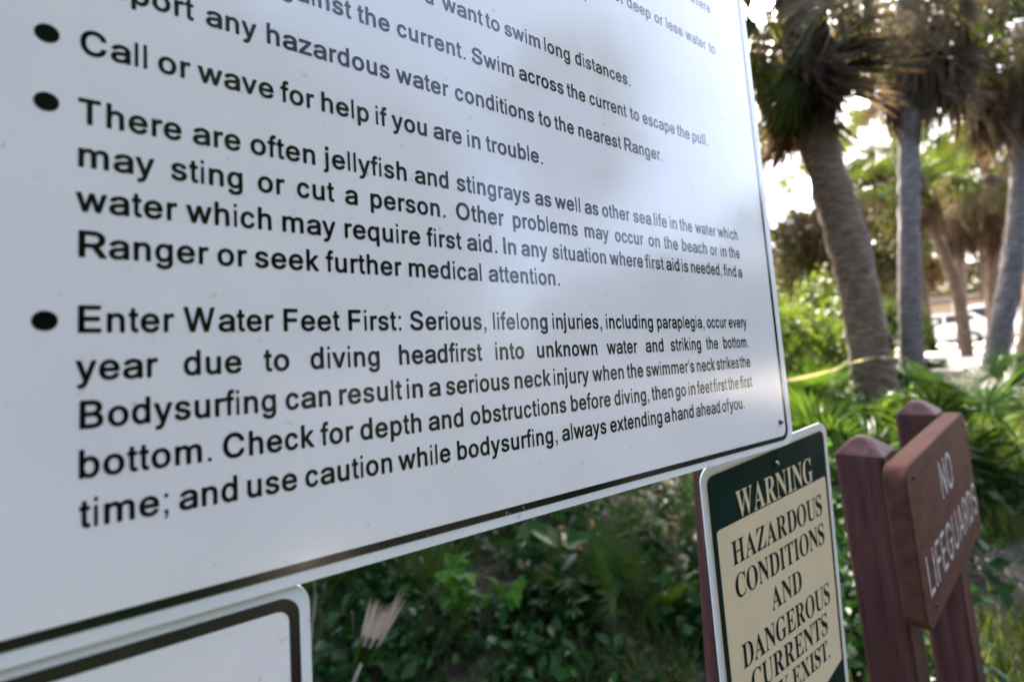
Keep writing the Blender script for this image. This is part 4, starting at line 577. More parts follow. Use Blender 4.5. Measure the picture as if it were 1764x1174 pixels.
# unseen palms added behind the sign for their shade, and those facing the sign (seen in its gloss)
palm('unseen palm added behind the big sign to shade the plants below it', [(1.3, 4.6, .4), (1.2, 4.5, 2.4), (1.35, 4.3, 4.3)], .17, .15, 31, 1.15, 30, 14, 6)
palm('unseen tall palm added farther behind the big sign for shade', [(3.6, 3.6, .6), (3.5, 3.5, 3.2), (3.3, 3.4, 5.4)], .16, .14, 32, 1.1, 30, 12, 6)
refl = [(3.2, -8.5, 3.6), (5.9, -6.5, 6.6), (13.5, -6.6, 4.6)]
RL = ['shorter palm facing the sign across the clearing', 'tall palm facing the sign across the clearing', 'low palm beyond the tall one facing the sign']
for k, ((x, y, h), lb) in enumerate(zip(refl, RL)):
    palm(lb, [(x, y, -.1), (x + .2, y, h * .5), (x + .3, y + .1, h)], .16, .14, 41 + k, 1.2, 30, 14, 6, group='palms facing the sign')

# ------------------------------------------------------------------ leafy masses
def leaves_mesh(name, lumps, n, size, seed, shape='oval', up=.3, hollow=.35):
    """n folded leaves spread through lumps (centre, radii)."""
    g = np.random.default_rng(seed); V = np.zeros((n, 6, 3)); 
    vol = np.array([l[1][0] * l[1][1] * l[1][2] for l in lumps]); idx = g.choice(len(lumps), n, p=vol / vol.sum())
    c = np.array([l[0] for l in lumps])[idx]; rr = np.array([l[1] for l in lumps])[idx]
    d = g.normal(size=(n, 3)); d /= np.linalg.norm(d, axis=1)[:, None]
    rad = (hollow + (1 - hollow) * g.random(n)) ** .8
    pos = c + d * rr * rad[:, None] * (1 + .18 * g.normal(size=(n, 1)))
    nrm = d * .6 + g.normal(size=(n, 3)) * .6 + np.array([0, 0, up]); nrm /= np.linalg.norm(nrm, axis=1)[:, None]
    ax = g.normal(size=(n, 3)); ax[:, 2] -= .3; ax -= nrm * (ax * nrm).sum(1)[:, None]; ax /= np.linalg.norm(ax, axis=1)[:, None]
    sd = np.cross(nrm, ax); s = size * (.6 + .8 * g.random(n))[:, None]; w = .28 if shape == 'oval' else .10
    V[:, 0] = pos; V[:, 1] = pos + ax * s * .45 + sd * s * w + nrm * s * .08; V[:, 2] = pos + ax * s * .5; V[:, 3] = pos + ax * s * .45 - sd * s * w + nrm * s * .08
    V[:, 4] = pos + ax * s - nrm * s * .1
    V = V[:, :5].reshape(-1, 3); b = np.arange(n) * 5
    F = np.stack([b, b + 1, b + 2, b, b + 2, b + 3, b + 2, b + 1, b + 4, b + 3, b + 2, b + 4], 1).reshape(-1, 3)
    me = bpy.data.meshes.new(name); me.vertices.add(len(V)); me.vertices.foreach_set('co', V.ravel())
    me.loops.add(F.size); me.loops.foreach_set('vertex_index', F.ravel().astype(np.int32)); me.polygons.add(len(F))
    me.polygons.foreach_set('loop_start', np.arange(0, F.size, 3, dtype=np.int32)); me.update(calc_edges=True); me.validate()
    return me
def bush(name, label, base, rx, rz, n, size, seed, mat='shrub', cat='shrub', group=None, stems=5, trunk_h=None, nl=9):
    base = Vector(base); root = empty(name, base, label, cat, group); r = random.Random(seed)
    z0 = trunk_h if trunk_h else rz * .5
    lumps = []
    for k in range(nl):
        a = r.uniform(0, 6.28); q = r.uniform(.2, .8) ** .6
        lumps.append(((base.x + math.cos(a) * rx * q, base.y + math.sin(a) * rx * q, base.z + z0 + r.uniform(-.4, .5) * rz), (rx * r.uniform(.28, .5), rx * r.uniform(.28, .5), rz * r.uniform(.22, .42))))
    link('crown' if trunk_h else 'foliage', leaves_mesh('foliage', lumps, n, size, seed), root, M[mat])
    V = []; F = []
    tr = .04 * rx + (.05 if trunk_h else 0)
    if trunk_h: tube_data([base - Vector((0, 0, .2)), base + Vector((.1, 0, z0 * .5)), base + Vector((0, 0, z0))], [tr * 1.3, tr, tr * .8], 10, None, V, F)
    for l in lumps[:stems + 2]:
        s = base + Vector((0, 0, z0 * .7 if trunk_h else -.05)); e = Vector(l[0])
        tube_data(catmull([s, s.lerp(e, .5) + Vector((r.uniform(-.1, .1) * rx, r.uniform(-.1, .1) * rx, .1 * rz)), e], 6), [tr * .55 * (1 - i / 8) for i in range(7)], 6, None, V, F)
    link('trunk' if trunk_h else 'stem', mesh('stem', V, F), root, M['bark'], True)
    return root
G = 'shrubs on the dune behind the signs'
bush('shrub', 'bright green shrub right behind the big sign edge, low', gp(1350, 640, 6.4), .95, 1.15, 5200, .085, 51, 'shrub', group=G)
bush('shrub', 'tall yellow green shrub beside the sign edge under the small far palm', gp(1375, 600, 9), 1.2, 1.9, 5200, .10, 52, 'shrub', group=G)
bush('shrub', 'green shrub between the sign edge shrub and the thick palm trunk', gp(1425, 640, 8.2), .9, 1.5, 4200, .09, 53, 'shrub', group=G)
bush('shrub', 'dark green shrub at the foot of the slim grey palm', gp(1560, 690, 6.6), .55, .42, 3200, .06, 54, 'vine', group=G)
bush('shrub', 'sunny yellow green bush in front of the pale parking lot', gp(1625, 690, 8.6), .30, .28, 1200, .05, 55, 'shrub', group=G)
bush('shrub', 'lit bush right of the slim grey trunk, before the white car', gp(1596, 600, 13.5), .35, 1.3, 1600, .08, 56, 'shrub', group=G)
bush('shrub', 'green bush between the thick brown and slim grey trunks', gp(1535, 650, 9.5), .8, 1.2, 3600, .08, 57, 'shrub', group=G)
bush('shrub', 'low bush under the curved grey trunk at the right', gp(1672, 740, 4.6, -.05), .45, .36, 2200, .05, 58, 'weed', group=G)
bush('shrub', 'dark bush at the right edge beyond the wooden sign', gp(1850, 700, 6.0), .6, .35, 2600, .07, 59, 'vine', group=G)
T = 'broadleaf trees beyond the palms'
bush('broadleaf_tree', 'dusky broadleaf tree behind the thick palm, brown in its leaves', gp(1440, 600, 14), 2.3, 2.5, 9000, .17, 61, 'darkleaf', 'tree', T, 8, 3.3, 14)
bush('broadleaf_tree', 'dark broadleaf tree above the white car', gp(1600, 600, 18), 3.4, 3.0, 11000, .2, 62, 'darkleaf', 'tree', T, 8, 6.0, 16)
bush('broadleaf_tree', 'dark broadleaf tree above the white van at the right', gp(1720, 600, 16), 3.2, 2.8, 11000, .2, 63, 'darkleaf', 'tree', T, 8, 5.6, 16)
bush('broadleaf_tree', 'yellow green tree top showing low beside the sign edge', gp(1350, 600, 22), 2.4, 2.6, 7000, .2, 64, 'shrub', 'tree', T, 8, 3.2, 14)
bush('broadleaf_tree', 'far dark tree at the end of the parking lot behind the vehicles', gp(1640, 600, 46), 9, 3.6, 12000, .4, 65, 'darkleaf', 'tree', T, 8, 5.6, 18)
bush('broadleaf_tree', 'farthest tree behind the pale building', gp(1520, 600, 50), 9, 4, 12000, .4, 66, 'darkleaf', 'tree', T, 8, 5.5, 18)
bush('broadleaf_tree', 'unseen broad tree added farther behind the big sign for shade', (8.6, 8.4, .9), 3.4, 2.0, 9000, .18, 67, 'darkleaf', 'tree', T, 8, 5.6, 14)  # added out of view to throw shade behind the sign
G3 = 'unseen trees added behind the big sign for shade'  # canopy added out of view, keeping the undergrowth dark
bush('broadleaf_tree', 'unseen shade tree added behind the right half of the big sign', (4.7, 5.7, .6), 2.5, 1.5, 9000, .2, 167, 'darkleaf', 'tree', G3, 8, 4.3, 14)
bush('broadleaf_tree', 'unseen shade tree added behind the middle of the big sign', (3.2, 6.2, .6), 2.6, 1.5, 9000, .2, 168, 'darkleaf', 'tree', G3, 8, 4.1, 14)
bush('broadleaf_tree', 'unseen shade tree added close behind the left half of the big sign', (.6, 4.6, .4), 2.4, 1.4, 8000, .2, 169, 'darkleaf', 'tree', G3, 8, 4.2, 14)
bush('broadleaf_tree', 'unseen shade tree added over the middle of the clearing behind the sign', (3.3, 3.6, .4), 2.0, 1.3, 7000, .18, 170, 'darkleaf', 'tree', G3, 8, 4.6, 12)
G4 = 'unseen dense trees added to darken the left of the sign'  # added out of view to block sky from the sign's left side
bush('broadleaf_tree', 'unseen dense tree added to darken the left half of the big sign', (-.2, -6.6, 0), 2.7, 3.0, 15000, .3, 181, 'vine', 'tree', G4, 8, 3.6, 20)
bush('broadleaf_tree', 'unseen dense tree added left of the clearing to darken the sign', (-2.9, -4.0, 0), 2.6, 3.0, 15000, .3, 182, 'vine', 'tree', G4, 8, 3.4, 20)
bush('broadleaf_tree', 'unseen dense tree added at the far left, level with the sign, blocking sky light', (-3.2, -1.5, 0), 2.4, 3.2, 13000, .3, 183, 'vine', 'tree', G4, 8, 3.2, 20)
bush('broadleaf_tree', 'unseen low tree added across the clearing to darken the gloss of the right half', (8.6, -7.2, 0), 2.6, 2.0, 12000, .25, 184, 'vine', 'tree', 'unseen low trees added to darken reflections in the sign', 8, 2.5, 18)  # first of three unseen trees added to blacken reflections in the right-hand lettering
bush('broadleaf_tree', 'unseen low tree added far along the clearing to darken the sign gloss', (12.0, -4.6, 0), 2.6, 2.0, 12000, .25, 185, 'vine', 'tree', 'unseen low trees added to darken reflections in the sign', 8, 2.5, 18)
bush('broadleaf_tree', 'farthest unseen low tree added at the right end of the clearing', (16.5, -3.4, 0), 2.8, 2.2, 12000, .25, 186, 'vine', 'tree', 'unseen low trees added to darken reflections in the sign', 8, 3.0, 18)
bush('hedge', 'low dark hedge across the clearing facing the sign', (2, -9.5, 0), 6, 1.2, 9000, .16, 68, 'vine', 'hedge', 'plants facing the sign', 10, None, 22)

# palmetto clumps
def palmetto(label, base, n, sc, seed, elr=(25, 80), azr=(0, 360), group='palmetto clumps', mats=None):
    root = empty('palmetto_clump', base, label, 'palmetto', group); r = random.Random(seed); base = Vector(base)
    for k in range(n):
        az = R(r.uniform(*azr)); el = R(r.uniform(*elr))
        o = put(FAN[k % 3], 'fan_leaf', root, base + Vector((r.uniform(-.08, .08), r.uniform(-.08, .08), 0)) * sc, az, el, r.uniform(-.9, .9), sc * r.uniform(.75, 1.15))
    return root
palmetto('palmetto with long stiff blades at the foot of the thick brown palm', gp(1490, 760, 3.6, -.02), 9, .85, 71, (35, 80))
palmetto('palmetto left of the wooden sign posts, blades spread low', gp(1440, 760, 3.2, .0), 8, .75, 72, (20, 75))
palmetto('palmetto spreading its long blades right behind the wooden sign board', gp(1765, 790, 3.3, .1), 9, .95, 73, (10, 60))
palmetto('palmetto half hidden behind the wooden sign, between its posts', gp(1600, 800, 3.4, -.1), 8, .7, 74, (30, 80))
palmetto('palmetto deep in the shrubs by the edge of the big sign', gp(1370, 700, 5.2, .1), 9, 1.1, 75, (35, 80))
palmetto('palmetto under the bright shrubs right of the sign edge', gp(1410, 720, 4.4, -.1), 8, .8, 76, (30, 80))
palmetto('dark fan palmetto showing just under the bottom edge of the big sign', gp(705, 985, 2.9, .02), 6, .72, 77, (55, 80), (60, 200))
palmetto('palmetto blades rising at the left of the post under the warning sign', gp(1165, 1060, 2.6, 0), 7, .7, 78, (30, 80))
palmetto('palmetto behind the gap between warning sign and wooden sign', gp(1470, 900, 3.0, 0), 8, .85, 79, (30, 80))

palmetto('small palmetto in the undergrowth midway between the dead frond and the brown post', gp(1010, 1120, 2.25, 0), 6, .48, 82, (35, 80))
palmetto('small palmetto just left of the post, low in the undergrowth', gp(1110, 1180, 2.1, 0), 6, .5, 83, (35, 80))
palmetto('small palmetto close to the corner of the blank white sign', gp(590, 1060, 2.5, 0), 6, .55, 84, (40, 80))
palmetto('palmetto low at the right edge of the view beyond the far post', gp(1800, 930, 2.9, 0), 8, .6, 80, (15, 60))
palmetto('palmetto between the wooden sign posts and the parking lot', gp(1700, 800, 4.6, 0), 8, .8, 81, (20, 70))
# ------------------------------------------------------------------ low plants behind the signs
def leaf_obj_mesh(name, kind, seed):
    r = random.Random(seed)
    if kind == 'round': prof = [(0, .02), (.08, .34), (.3, .50), (.55, .46), (.8, .28), (1, 0)]
    elif kind == 'lobed': prof = [(0, .02), (.1, .30), (.28, .42), (.36, .30), (.55, .34), (.64, .2), (.85, .14), (1, 0)]
    else: prof = [(0, .01), (.15, .16), (.4, .24), (.7, .16), (1, 0)]
    V = []; F = []
    for t, w_ in prof:
        z = -.35 * t * t + .02
        V += [(t, w_, z + w_ * .22), (t, 0, z), (t, -w_, z + w_ * .22)]
    for i in range(len(prof) - 1):
        a = 3 * i; F += [(a, a + 1, a + 4, a + 3), (a + 1, a + 2, a + 5, a + 4)]
    return mesh(name, V, F)
LEAFM = {k: leaf_obj_mesh('leaf', k, 1) for k in ('round', 'lobed', 'oval')}
def plant(name, label, base, h, spread, n, size, kind, mat, seed, cat='plant', group='low plants under the big sign', stems=4):
    base = Vector(base); root = empty(name, base, label, cat, group); r = random.Random(seed)
    me = LEAFM[kind].copy(); me.materials.append(M[mat]); V = []; F = []; spots = []
    for s in range(stems):
        a = r.uniform(0, 6.28); tip = base + Vector((math.cos(a) * spread * r.uniform(.4, 1), math.sin(a) * spread * r.uniform(.4, 1), h * r.uniform(.7, 1.1)))
        pth = catmull([base, base.lerp(tip, .5) + Vector((0, 0, h * .15)), tip], 8)
        tube_data(pth, [.004 * (1 - i / 10) for i in range(9)], 5, None, V, F)
        spots += pth[2:]
    link('stem', mesh('stem', V, F), root, M['stem'], True)
    for k in range(n):
        p = spots[k % len(spots)] + Vector((r.uniform(-1, 1), r.uniform(-1, 1), r.uniform(-.5, .5))) * size * .4
        put(me, 'leaf', root, p, r.uniform(0, 6.28), R(r.uniform(-25, 50)), r.uniform(-.6, .6), size * r.uniform(.65, 1.2))
    return root
# (photo direction, depth) of each plant's middle; roots stand on the ground below
LP = [
 ('leafy_weed', 'bright green leafy weed under the middle of the big sign, tallest of the weeds', 790, 1120, 2.1, .44, .17, 60, .085, 'lobed', 'weed'),
 ('leafy_weed', 'bright weed right of the tallest one, near the bottom edge', 860, 1140, 2.15, .34, .15, 42, .075, 'lobed', 'weed'),
 ('grape_vine', 'vine with large rounded dark leaves under the big sign', 945, 1010, 2.4, .42, .2, 22, .14, 'round', 'vine'),
 ('grape_vine', 'round leaved vine lower in the middle of the undergrowth', 905, 1090, 2.2, .30, .22, 20, .13, 'round', 'vine'),
 ('grape_vine', 'round leaved vine nearest the brown post', 1010, 1100, 2.2, .32, .25, 22, .12, 'round', 'vine'),
 ('leafy_weed', 'small leaved weed high under the right end of the big sign', 1060, 930, 2.6, .62, .30, 70, .050, 'oval', 'shrub'),
 ('leafy_weed', 'small leaved bush left of the brown post', 1140, 900, 2.7, .68, .28, 80, .048, 'oval', 'shrub'),
 ('leafy_weed', 'dark weed left of the post near the picture bottom', 1120, 1090, 2.3, .35, .25, 60, .05, 'oval', 'vine'),
 ('leafy_weed', 'dark weed under the middle of the sign border', 880, 930, 2.7, .40, .3, 60, .05, 'oval', 'vine'),
 ('dry_sprig', 'orange and yellow leaved sprig lit by the sun under the sign border', 1000, 905, 2.5, .52, .16, 26, .045, 'oval', 'fall'),
 ('dry_sprig', 'small orange sprig close to the sign border left of the post', 1150, 850, 2.4, .62, .10, 14, .045, 'oval', 'fall'),
 ('leafy_weed', 'weed between the dead cut frond and the bright weeds', 720, 1130, 2.2, .22, .2, 40, .045, 'oval', 'vine'),
 ('leafy_weed', 'grassy weed right of the small white sign', 570, 1100, 2.2, .34, .2, 50, .05, 'oval', 'vine'),
 ('leafy_weed', 'weed between warning sign and wooden sign, near the bottom', 1465, 1060, 2.6, .45, .22, 50, .06, 'oval', 'weed'),
 ('leafy_weed', 'green weed in front of the palmetto behind the wooden sign post', 1450, 850, 3.0, .55, .28, 60, .065, 'lobed', 'weed'),
 ('leafy_weed', 'weed seen through the gap under the wooden board', 1620, 1110, 2.7, .3, .2, 46, .06, 'lobed', 'weed'),
 ('leafy_weed', 'leafy weed right of the far post near the picture edge', 1740, 1080, 2.8, .3, .25, 46, .06, 'lobed', 'weed'),
 ('leafy_weed', 'bright green weed above the wooden board, behind its near post', 1560, 760, 3.6, .55, .3, 60, .075, 'lobed', 'shrub'),
]
for k, (nm, lb, x, y, s, h, spr, n, size, kind, mt) in enumerate(LP):
    p = at(x, y, s); g_ = gz(p.x, p.y); hh = max(h, p.z - g_ + .05)
    plant(nm, lb, (p.x, p.y, g_ - .02), hh, spr, n, size, kind, mt, 90 + k)

# dead cut frond stub standing in the weeds
fr = empty('cut_frond', at(603, 1190, 1.75), 'dead pale palm frond stub with ragged cut end standing under the big sign', 'frond')
base = Vector(fr.location); tipc = at(648, 1080, 1.75); ax = (tipc - base).normalized(); sd_ = RIGHT.copy()
V = []; F = []; r_ = random.Random(4)
L_ = (tipc - base).length
for k in range(9):
    a = (k - 4) / 4 * .17; d = (ax + sd_ * a).normalized(); l = (L_ + .14) * r_.uniform(.85, 1.12); b0 = len(V); wv = .008
    for t, ww in ((.5, .5), (.7, .9), (.88, .6), (1, .12)):
        c = base + d * l * t + FWD * (.02 * math.sin(k * 2.1)); V += [c + sd_ * wv * ww, c + FWD * .006, c - sd_ * wv * ww]
    for s in range(3):
        i = b0 + 3 * s; F += [(i, i + 1, i + 4, i + 3), (i + 1, i + 2, i + 5, i + 4)]
link('blade', mesh('blade', V, F), fr, M['cut'])

V = []; F = []
for k in range(7):
    a = (k - 3) / 3 * .15; d = (ax + sd_ * a).normalized(); b0 = len(V)
    for t, ww in ((0, .3), (.3, .8), (.6, 1.2)):
        c = base + d * (L_ + .1) * t; V += [c + sd_ * .012 * ww, c + FWD * .008, c - sd_ * .012 * ww]
    for s in range(2):
        i = b0 + 3 * s; F += [(i, i + 1, i + 4, i + 3), (i + 1, i + 2, i + 5, i + 4)]
link('lower_blade', mesh('lower_blade', V, F), fr, M['palmetto'])
V, F = tube_data([Vector((base.x, base.y, gz(base.x, base.y) - .03)), base, base + ax * .12], [.012, .010, .007], 7)
link('stalk', mesh('stalk', V, F), fr, M['cut'], True)

# one broad green fan turned to the viewer, under the sign's lower border
fo = empty('palmetto_leaf', at(745, 1075, 2.5), 'single broad green palmetto fan half hidden by the lower border of the big sign', 'palmetto')
Xa = (-RIGHT * .32 - DOWN).normalized(); Za = (-FWD + Vector((0, 0, .25))).normalized(); Ya = Za.cross(Xa).normalized(); Za = Xa.cross(Ya)
Mo = Matrix((Xa, Ya, Za)).transposed().to_4x4(); hub_px = at(742, 1008, 2.5)
Mo.translation = hub_px - Xa * .55 * .8
o = bpy.data.objects.new('fan_leaf', FAN[2]); C.objects.link(o); o.parent = fo; o.matrix_parent_inverse = parent_world(fo).inverted(); o.matrix_basis = Mo @ Matrix.Scale(.8, 4)
def strap(label, base_px, s, tips, wd, mat, nm='strap_leaf_plant'):
    b = at(*base_px, s); root = empty(nm, (b.x, b.y, gz(b.x, b.y)), label, 'plant', 'low plants under the big sign')
    g0 = Vector((b.x, b.y, gz(b.x, b.y) - .02))
    for tx, ty, ds in tips:
        t = at(tx, ty, s + ds); P = catmull([g0, b, b.lerp(t, .55) + Vector((0, 0, .03)), t], 12); V = []; F = []
        for i, p in enumerate(P):
            d = (P[min(i + 1, 12)] - P[max(i - 1, 0)]).normalized(); a = d.cross(FWD).normalized(); ww = wd * (.5 + .6 * math.sin(math.pi * min(1, i / 12 + .15))) * (1 - (i / 12) ** 4)
            V += [p + a * ww - FWD * ww * .4, p, p - a * ww - FWD * ww * .4]
        for i in range(12): F += [(3 * i, 3 * i + 1, 3 * i + 4, 3 * i + 3), (3 * i + 1, 3 * i + 2, 3 * i + 5, 3 * i + 4)]
        link('blade', mesh('blade', V, F), root, M[mat])
strap('plant with long green straps arching beside the post of the warning sign', (1225, 1150), 2.2, [(1135, 955, 0), (1165, 1010, .1), (1085, 1085, -.1), (1120, 1110, 0), (1190, 1000, .2)], .011, 'weed')
strap('slender green straps rising at the right corner of the small white sign', (560, 1190), 2.0, [(548, 1030, 0), (575, 1060, .1), (590, 1110, 0), (545, 1090, -.1)], .007, 'grass')
strap('thin bright blades in the middle of the undergrowth near the picture bottom', (885, 1180), 2.0, [(905, 1065, 0), (870, 1090, .1), (925, 1110, 0)], .005, 'weed')
# tall stems
def reed(label, x0, y0, x1, y1, s, rad, mat, group='tall single stems', cat='stem'):
    a = at(x0, y0, s); b = at(x1, y1, s); a2 = a + (a - b) * .6
    a2.z = max(a2.z, gz(a2.x, a2.y) - .05)
    P = catmull([a2, a, a.lerp(b, .5) + Vector((.01, .01, 0)), b], 12)
    V, F = tube_data(P, [rad * (1 - i / 16) for i in range(13)], 6)
    o = link('plant_stem', mesh('plant_stem', V, F), None, M[mat], True); return tag(o, label, cat, group)
reed('upright pale green stem under the middle of the big sign', 800, 1045, 788, 935, 2.2, .008, 'frond')
reed('thin dry stem left of the dead cut frond', 604, 1150, 607, 1050, 2.1, .006, 'cut')
reed('arching bare twig among the round leaved vines', 830, 1060, 905, 1010, 2.3, .003, 'cut')
reed('bare stem close to the corner of the small white sign', 537, 1080, 541, 1000, 1.9, .006, 'cut')

# palmetto blades with sunlight painted into their pale colour, behind the wooden board
bl_ = [(1672, 778, 1770, 812), (1675, 785, 1790, 850), (1680, 795, 1775, 835), (1686, 812, 1800, 872), (1670, 905, 1770, 960), (1690, 870, 1780, 930)]
bp = at(1650, 800, 3.0); root = empty('sunlit_palmetto', (bp.x, bp.y, gz(bp.x, bp.y)), 'palmetto blades with sunlight in their pale colour, reaching right from behind the wooden board', 'palmetto')
for k, (x0, y0, x1, y1) in enumerate(bl_):
    a = at(x0 - 20, y0 - 12, 3.0); b = at(x1, y1, 2.9); mid = a.lerp(b, .5) + Vector((0, 0, .03)); P = catmull([a, mid, b], 8)
    V = []; F = []
    for i, p in enumerate(P):
        ww = .011 * (1 - .6 * i / 8); V += [p + Vector((0, .3, .9)).normalized() * ww, p + Vector((0, -.005, 0)), p - Vector((0, .3, .9)).normalized() * ww]
    for i in range(8): F += [(3 * i, 3 * i + 1, 3 * i + 4, 3 * i + 3), (3 * i + 1, 3 * i + 2, 3 * i + 5, 3 * i + 4)]
    link('blade', mesh('blade', V, F), root, M['sunlit_blade'])
V, F = tube_data([Vector(root.location) - Vector((0, 0, .1)), at(1645, 900, 3.0), at(1650, 790, 3.0)], [.012, .01, .008], 7)
link('stalk', mesh('stalk', V, F), root, M['stem'], True)

# ground cover
def blades_mesh(name, pts, n_seed, hmin, hmax, w_):
    g = np.random.default_rng(n_seed); n = len(pts); P = np.array(pts); h = g.uniform(hmin, hmax, n); a = g.uniform(0, 6.28, n); ln = g.uniform(.1, .7, n) * h
    d = np.stack([np.cos(a), np.sin(a), 0 * a], 1); s = np.stack([-np.sin(a), np.cos(a), 0 * a], 1) * w_
    up = np.array([0, 0, 1.])
    V = np.stack([P - s, P + s, P + d * ln[:, None] * .35 + up * h[:, None] * .6 + s * .7, P + d * ln[:, None] * .35 + up * h[:, None] * .6 - s * .7, P + d * ln[:, None] + up * h[:, None]], 1).reshape(-1, 3)
    b = np.arange(n) * 5; F = [t for i in b for t in ((i, i + 1, i + 2, i + 3), (i + 3, i + 2, i + 4))]
    return mesh(name, V.tolist(), F)
pts = []
for k in range(16000):
    az = R(rnd.uniform(-2, 21)); rr = 1.9 + 6 * rnd.random() ** .9; x = .08 + rr * math.cos(az); y = -.3 + rr * math.sin(az)
    if math.sin(x * 3.1 + 1.3 * math.sin(y * 2.9)) + math.sin(y * 3.7 + x) < -1.0: continue
    pts.append((x, y, gz(x, y) - .01))
for k in range(30000):
    az = R(rnd.uniform(2, 88)); rr = 1.6 + 9.5 * rnd.random() ** 1.3; x = .08 + rr * math.cos(az); y = -.3 + rr * math.sin(az)
    if y < .25: continue
    if rr < 3.4 and rnd.random() < .3: continue
    if math.sin(x * 2.3 + 1.7 * math.sin(y * 1.9)) * math.sin(y * 2.1 + x) < -.15 and rnd.random() < .75: continue
    pts.append((x, y, gz(x, y) - .01))
tag(link('grass', blades_mesh('grass', pts, 5, .05, .26, .0035), None, M['grass']), 'loose grass growing through the sandy soil behind the signs', 'grass', kind='stuff')
lumps = []
for k in range(270):
    az = R(rnd.uniform(3, 88)); rr = 1.7 + 6.5 * rnd.random() ** 1.2; x = .08 + rr * math.cos(az); y = -.3 + rr * math.sin(az)
    if y < .4: continue
    q = rnd.uniform(.12, .38); lumps.append(((x, y, gz(x, y) + q * .35), (q, q, q * .6)))
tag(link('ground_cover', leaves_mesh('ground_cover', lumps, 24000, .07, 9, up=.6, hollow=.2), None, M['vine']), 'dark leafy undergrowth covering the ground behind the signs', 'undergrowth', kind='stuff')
lumpB = []
for k in range(240):
    x = rnd.uniform(-6, 9); y = rnd.uniform(-8.5, -1.3)
    if ((x - .6) / .6) ** 2 + ((y + 4.2) / .42) ** 2 < 1.2: continue
    q = rnd.uniform(.3, .7); lumpB.append(((x, y, .05), (q, q, q * .35)))
tag(link('added_dark_plants', leaves_mesh('added_dark_plants', lumpB, 26000, .11, 19, up=.9, hollow=.2), None, M['vine']), 'unseen dark plants added to darken the ground mirrored in the sign', 'undergrowth', kind='stuff')  # added out of view so the stripe reflects darker ground
lit = []
for k in range(2600):
    az = R(rnd.uniform(3, 88)); rr = 1.7 + 5 * rnd.random(); x = .08 + rr * math.cos(az); y = -.3 + rr * math.sin(az)
    if y > .3: lit.append(((x, y, gz(x, y) + .02), (.15, .15, .02)))
tag(link('leaf_litter', leaves_mesh('leaf_litter', lit, 3000, .05, 10, up=1.4, hollow=.1), None, M['litter']), 'fallen dry leaves scattered on the sandy soil', 'leaf litter', kind='stuff')

# ------------------------------------------------------------------ yellow tape between the sign and the thick palm
tp = catmull([at(1280, 668, 4.0), at(1356, 655, 4.05), at(1420, 641, 4.1), at(1480, 621, 4.25), at(1510, 616, 4.32), at(1545, 616, 4.45)], 60)
V = []; F = []
for i, p in enumerate(tp):
    d = (tp[min(i + 1, 60)] - tp[max(i - 1, 0)]).normalized(); a, b = frame_of(d); tw = i * .16 + .8 * math.sin(i * .13)
    s = (b * math.cos(tw) + a * math.sin(tw)) * .014; V += [p + s, p - s]
F = [(2 * i, 2 * i + 1, 2 * i + 3, 2 * i + 2) for i in range(60)]
tag(link('caution_tape', mesh('caution_tape', V, F), None, M['tape'], True), 'twisted yellow plastic tape stretched from behind the big sign to the thick brown palm', 'tape')

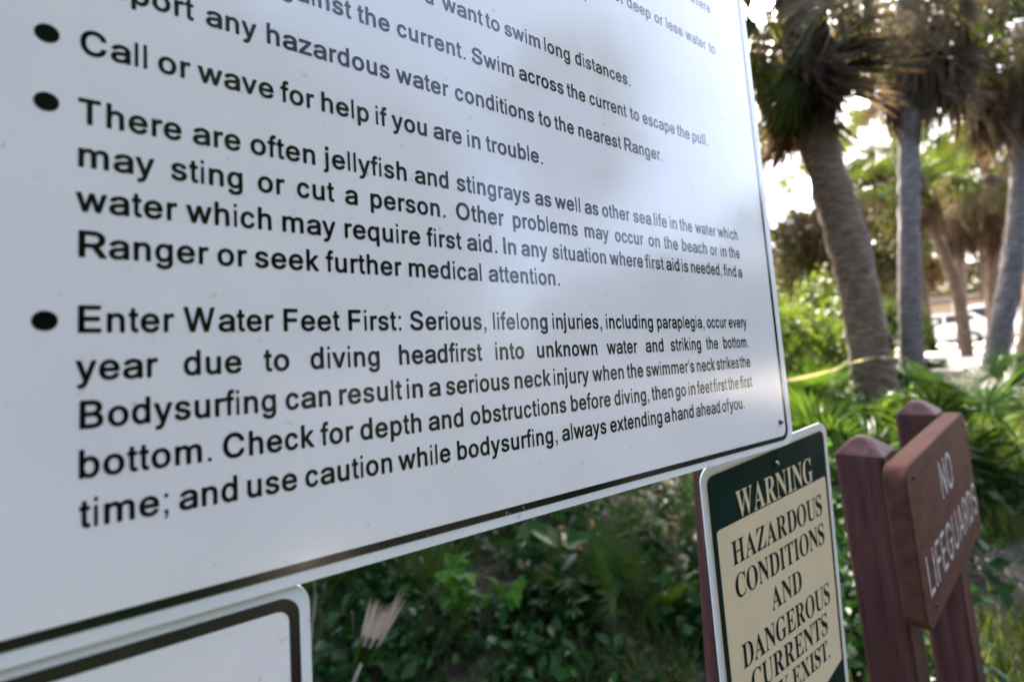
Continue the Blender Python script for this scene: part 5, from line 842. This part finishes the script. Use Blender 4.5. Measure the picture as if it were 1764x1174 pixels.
# ------------------------------------------------------------------ vehicles and building beyond
def vehicle(name, label, cat, p, yaw_, prof, wins, length, width, wr, wx):
    root = empty(name, p, label, cat); Mx = Matrix.Translation(p) @ Matrix.Rotation(yaw_, 4, 'Z')
    def add(nm, me, mt, par=root, sm=False):
        o = link(nm, me, par, M[mt], sm); o.matrix_parent_inverse = parent_world(par).inverted(); o.matrix_basis = Mx; return o
    bm = bmesh.new(); n = len(prof)
    rows = []
    for yy, ins in ((-width / 2, 0), (-width / 2 + .02, .0), (width / 2 - .02, 0), (width / 2, 0)):
        rows.append([bm.verts.new((x, yy * (1 - (.10 if z > 1.0 else 0)), z)) for x, z in prof])
    for i in range(3):
        for k in range(n): bm.faces.new((rows[i][k], rows[i][(k + 1) % n], rows[i + 1][(k + 1) % n], rows[i + 1][k]))
    bm.faces.new(rows[0][::-1]); bm.faces.new(rows[-1]); bmesh.ops.recalc_face_normals(bm, faces=bm.faces)
    body = add('body', bm_mesh(bm, 'body'), 'car')
    for P in wins:
        for sgn in (-1, 1):
            me = mesh('window', [(x, sgn * (width / 2 * .93 + .012) if z > .9 else sgn * width / 2, z) for x, z in P], [tuple(range(len(P)))]); add('window', me, 'glass')
    for x in wx:
        for sgn in (-1, 1):
            V, F = tube_data([(x, sgn * (width / 2 - .2), wr), (x, sgn * (width / 2 + .01), wr)], [wr, wr], 20)
            wh = add('wheel', mesh('wheel', V, F), 'tyre')
            V, F = tube_data([(x, sgn * (width / 2 - .02), wr), (x, sgn * (width / 2 + .025), wr)], [wr * .6, wr * .55], 14); add('rim', mesh('rim', V, F), 'alu', wh)
    me = mesh('windscreen', [(wins[0][0][0] - .02, -width * .38, wins[0][0][1]), (wins[0][0][0] - .02, width * .38, wins[0][0][1]), (wins[0][1][0] - .12, width * .38, wins[0][1][1]), (wins[0][1][0] - .12, -width * .38, wins[0][1][1])], [(0, 1, 2, 3)])
    add('windscreen', me, 'glass')
    for sgn in (-1, 1):
        bm = bmesh.new(); box_bm(bm, (-length / 2 - .02, sgn * width * .4 - .12, .62), (-length / 2 + .05, sgn * width * .4 + .12, .76), .02); add('headlight', bm_mesh(bm, 'headlight'), 'alu')
    return root
p = at(1722, 588, 24); p.z = gz(p.x, p.y)
vd = math.atan2(-1, .25)
vehicle('parked_van', 'white parked van at the far right behind the curved grey palm trunk', 'van', p, vd + R(8),
        [(-2.6, .35), (-2.65, .9), (-2.45, 1.15), (-1.75, 1.3), (-1.2, 2.0), (-1.0, 2.08), (2.5, 2.1), (2.62, 1.9), (2.62, .35)],
        [[(-1.60, 1.28), (-1.1, 1.9), (-.3, 1.9), (-.3, 1.28)]], 5.2, 1.9, .35, (-1.7, 1.6))
p = at(1612, 590, 23); p.z = gz(p.x, p.y)
vehicle('parked_car', 'white parked car partly hidden by the thin leaning trunk', 'car', p, vd + R(-6),
        [(-2.2, .32), (-2.25, .7), (-2.1, .9), (-1.1, 1.0), (-.4, 1.52), (.2, 1.62), (1.5, 1.58), (2.1, 1.05), (2.2, .8), (2.2, .32)],
        [[(-.98, 1.04), (-.38, 1.46), (.45, 1.52), (.45, 1.04)], [(.53, 1.04), (.53, 1.52), (1.42, 1.48), (1.85, 1.04)]], 4.4, 1.75, .33, (-1.4, 1.4))
p = at(1620, 590, 38); g_ = gz(p.x, p.y); Mx = Matrix.Translation((p.x, p.y, g_)) @ Matrix.Rotation(R(-78), 4, 'Z')
bd = empty('park_building', (p.x, p.y, g_), 'low beige building with columns beyond the parking lot', 'building')
def bb(nm, lo, hi, mt, par=bd):
    bm = bmesh.new(); box_bm(bm, lo, hi, .02, 1); o = link(nm, bm_mesh(bm, nm), par, M[mt]); o.matrix_parent_inverse = parent_world(par).inverted(); o.matrix_basis = Mx; return o
bb('wall', (-8, 1.2, 0), (8, 6, 3.6), 'wall'); bb('roof', (-9, -1.4, 3.62), (9, 7, 3.95), 'roof')
for k in range(8): bb('column', (-8.2 + k * 2.3, -1.0, 0), (-7.8 + k * 2.3, -.6, 3.61), 'wall')
for k in range(4):
    wn = bb('window', (-6.5 + k * 3.8, 1.12, 1.1), (-5.2 + k * 3.8, 1.19, 2.4), 'glass')
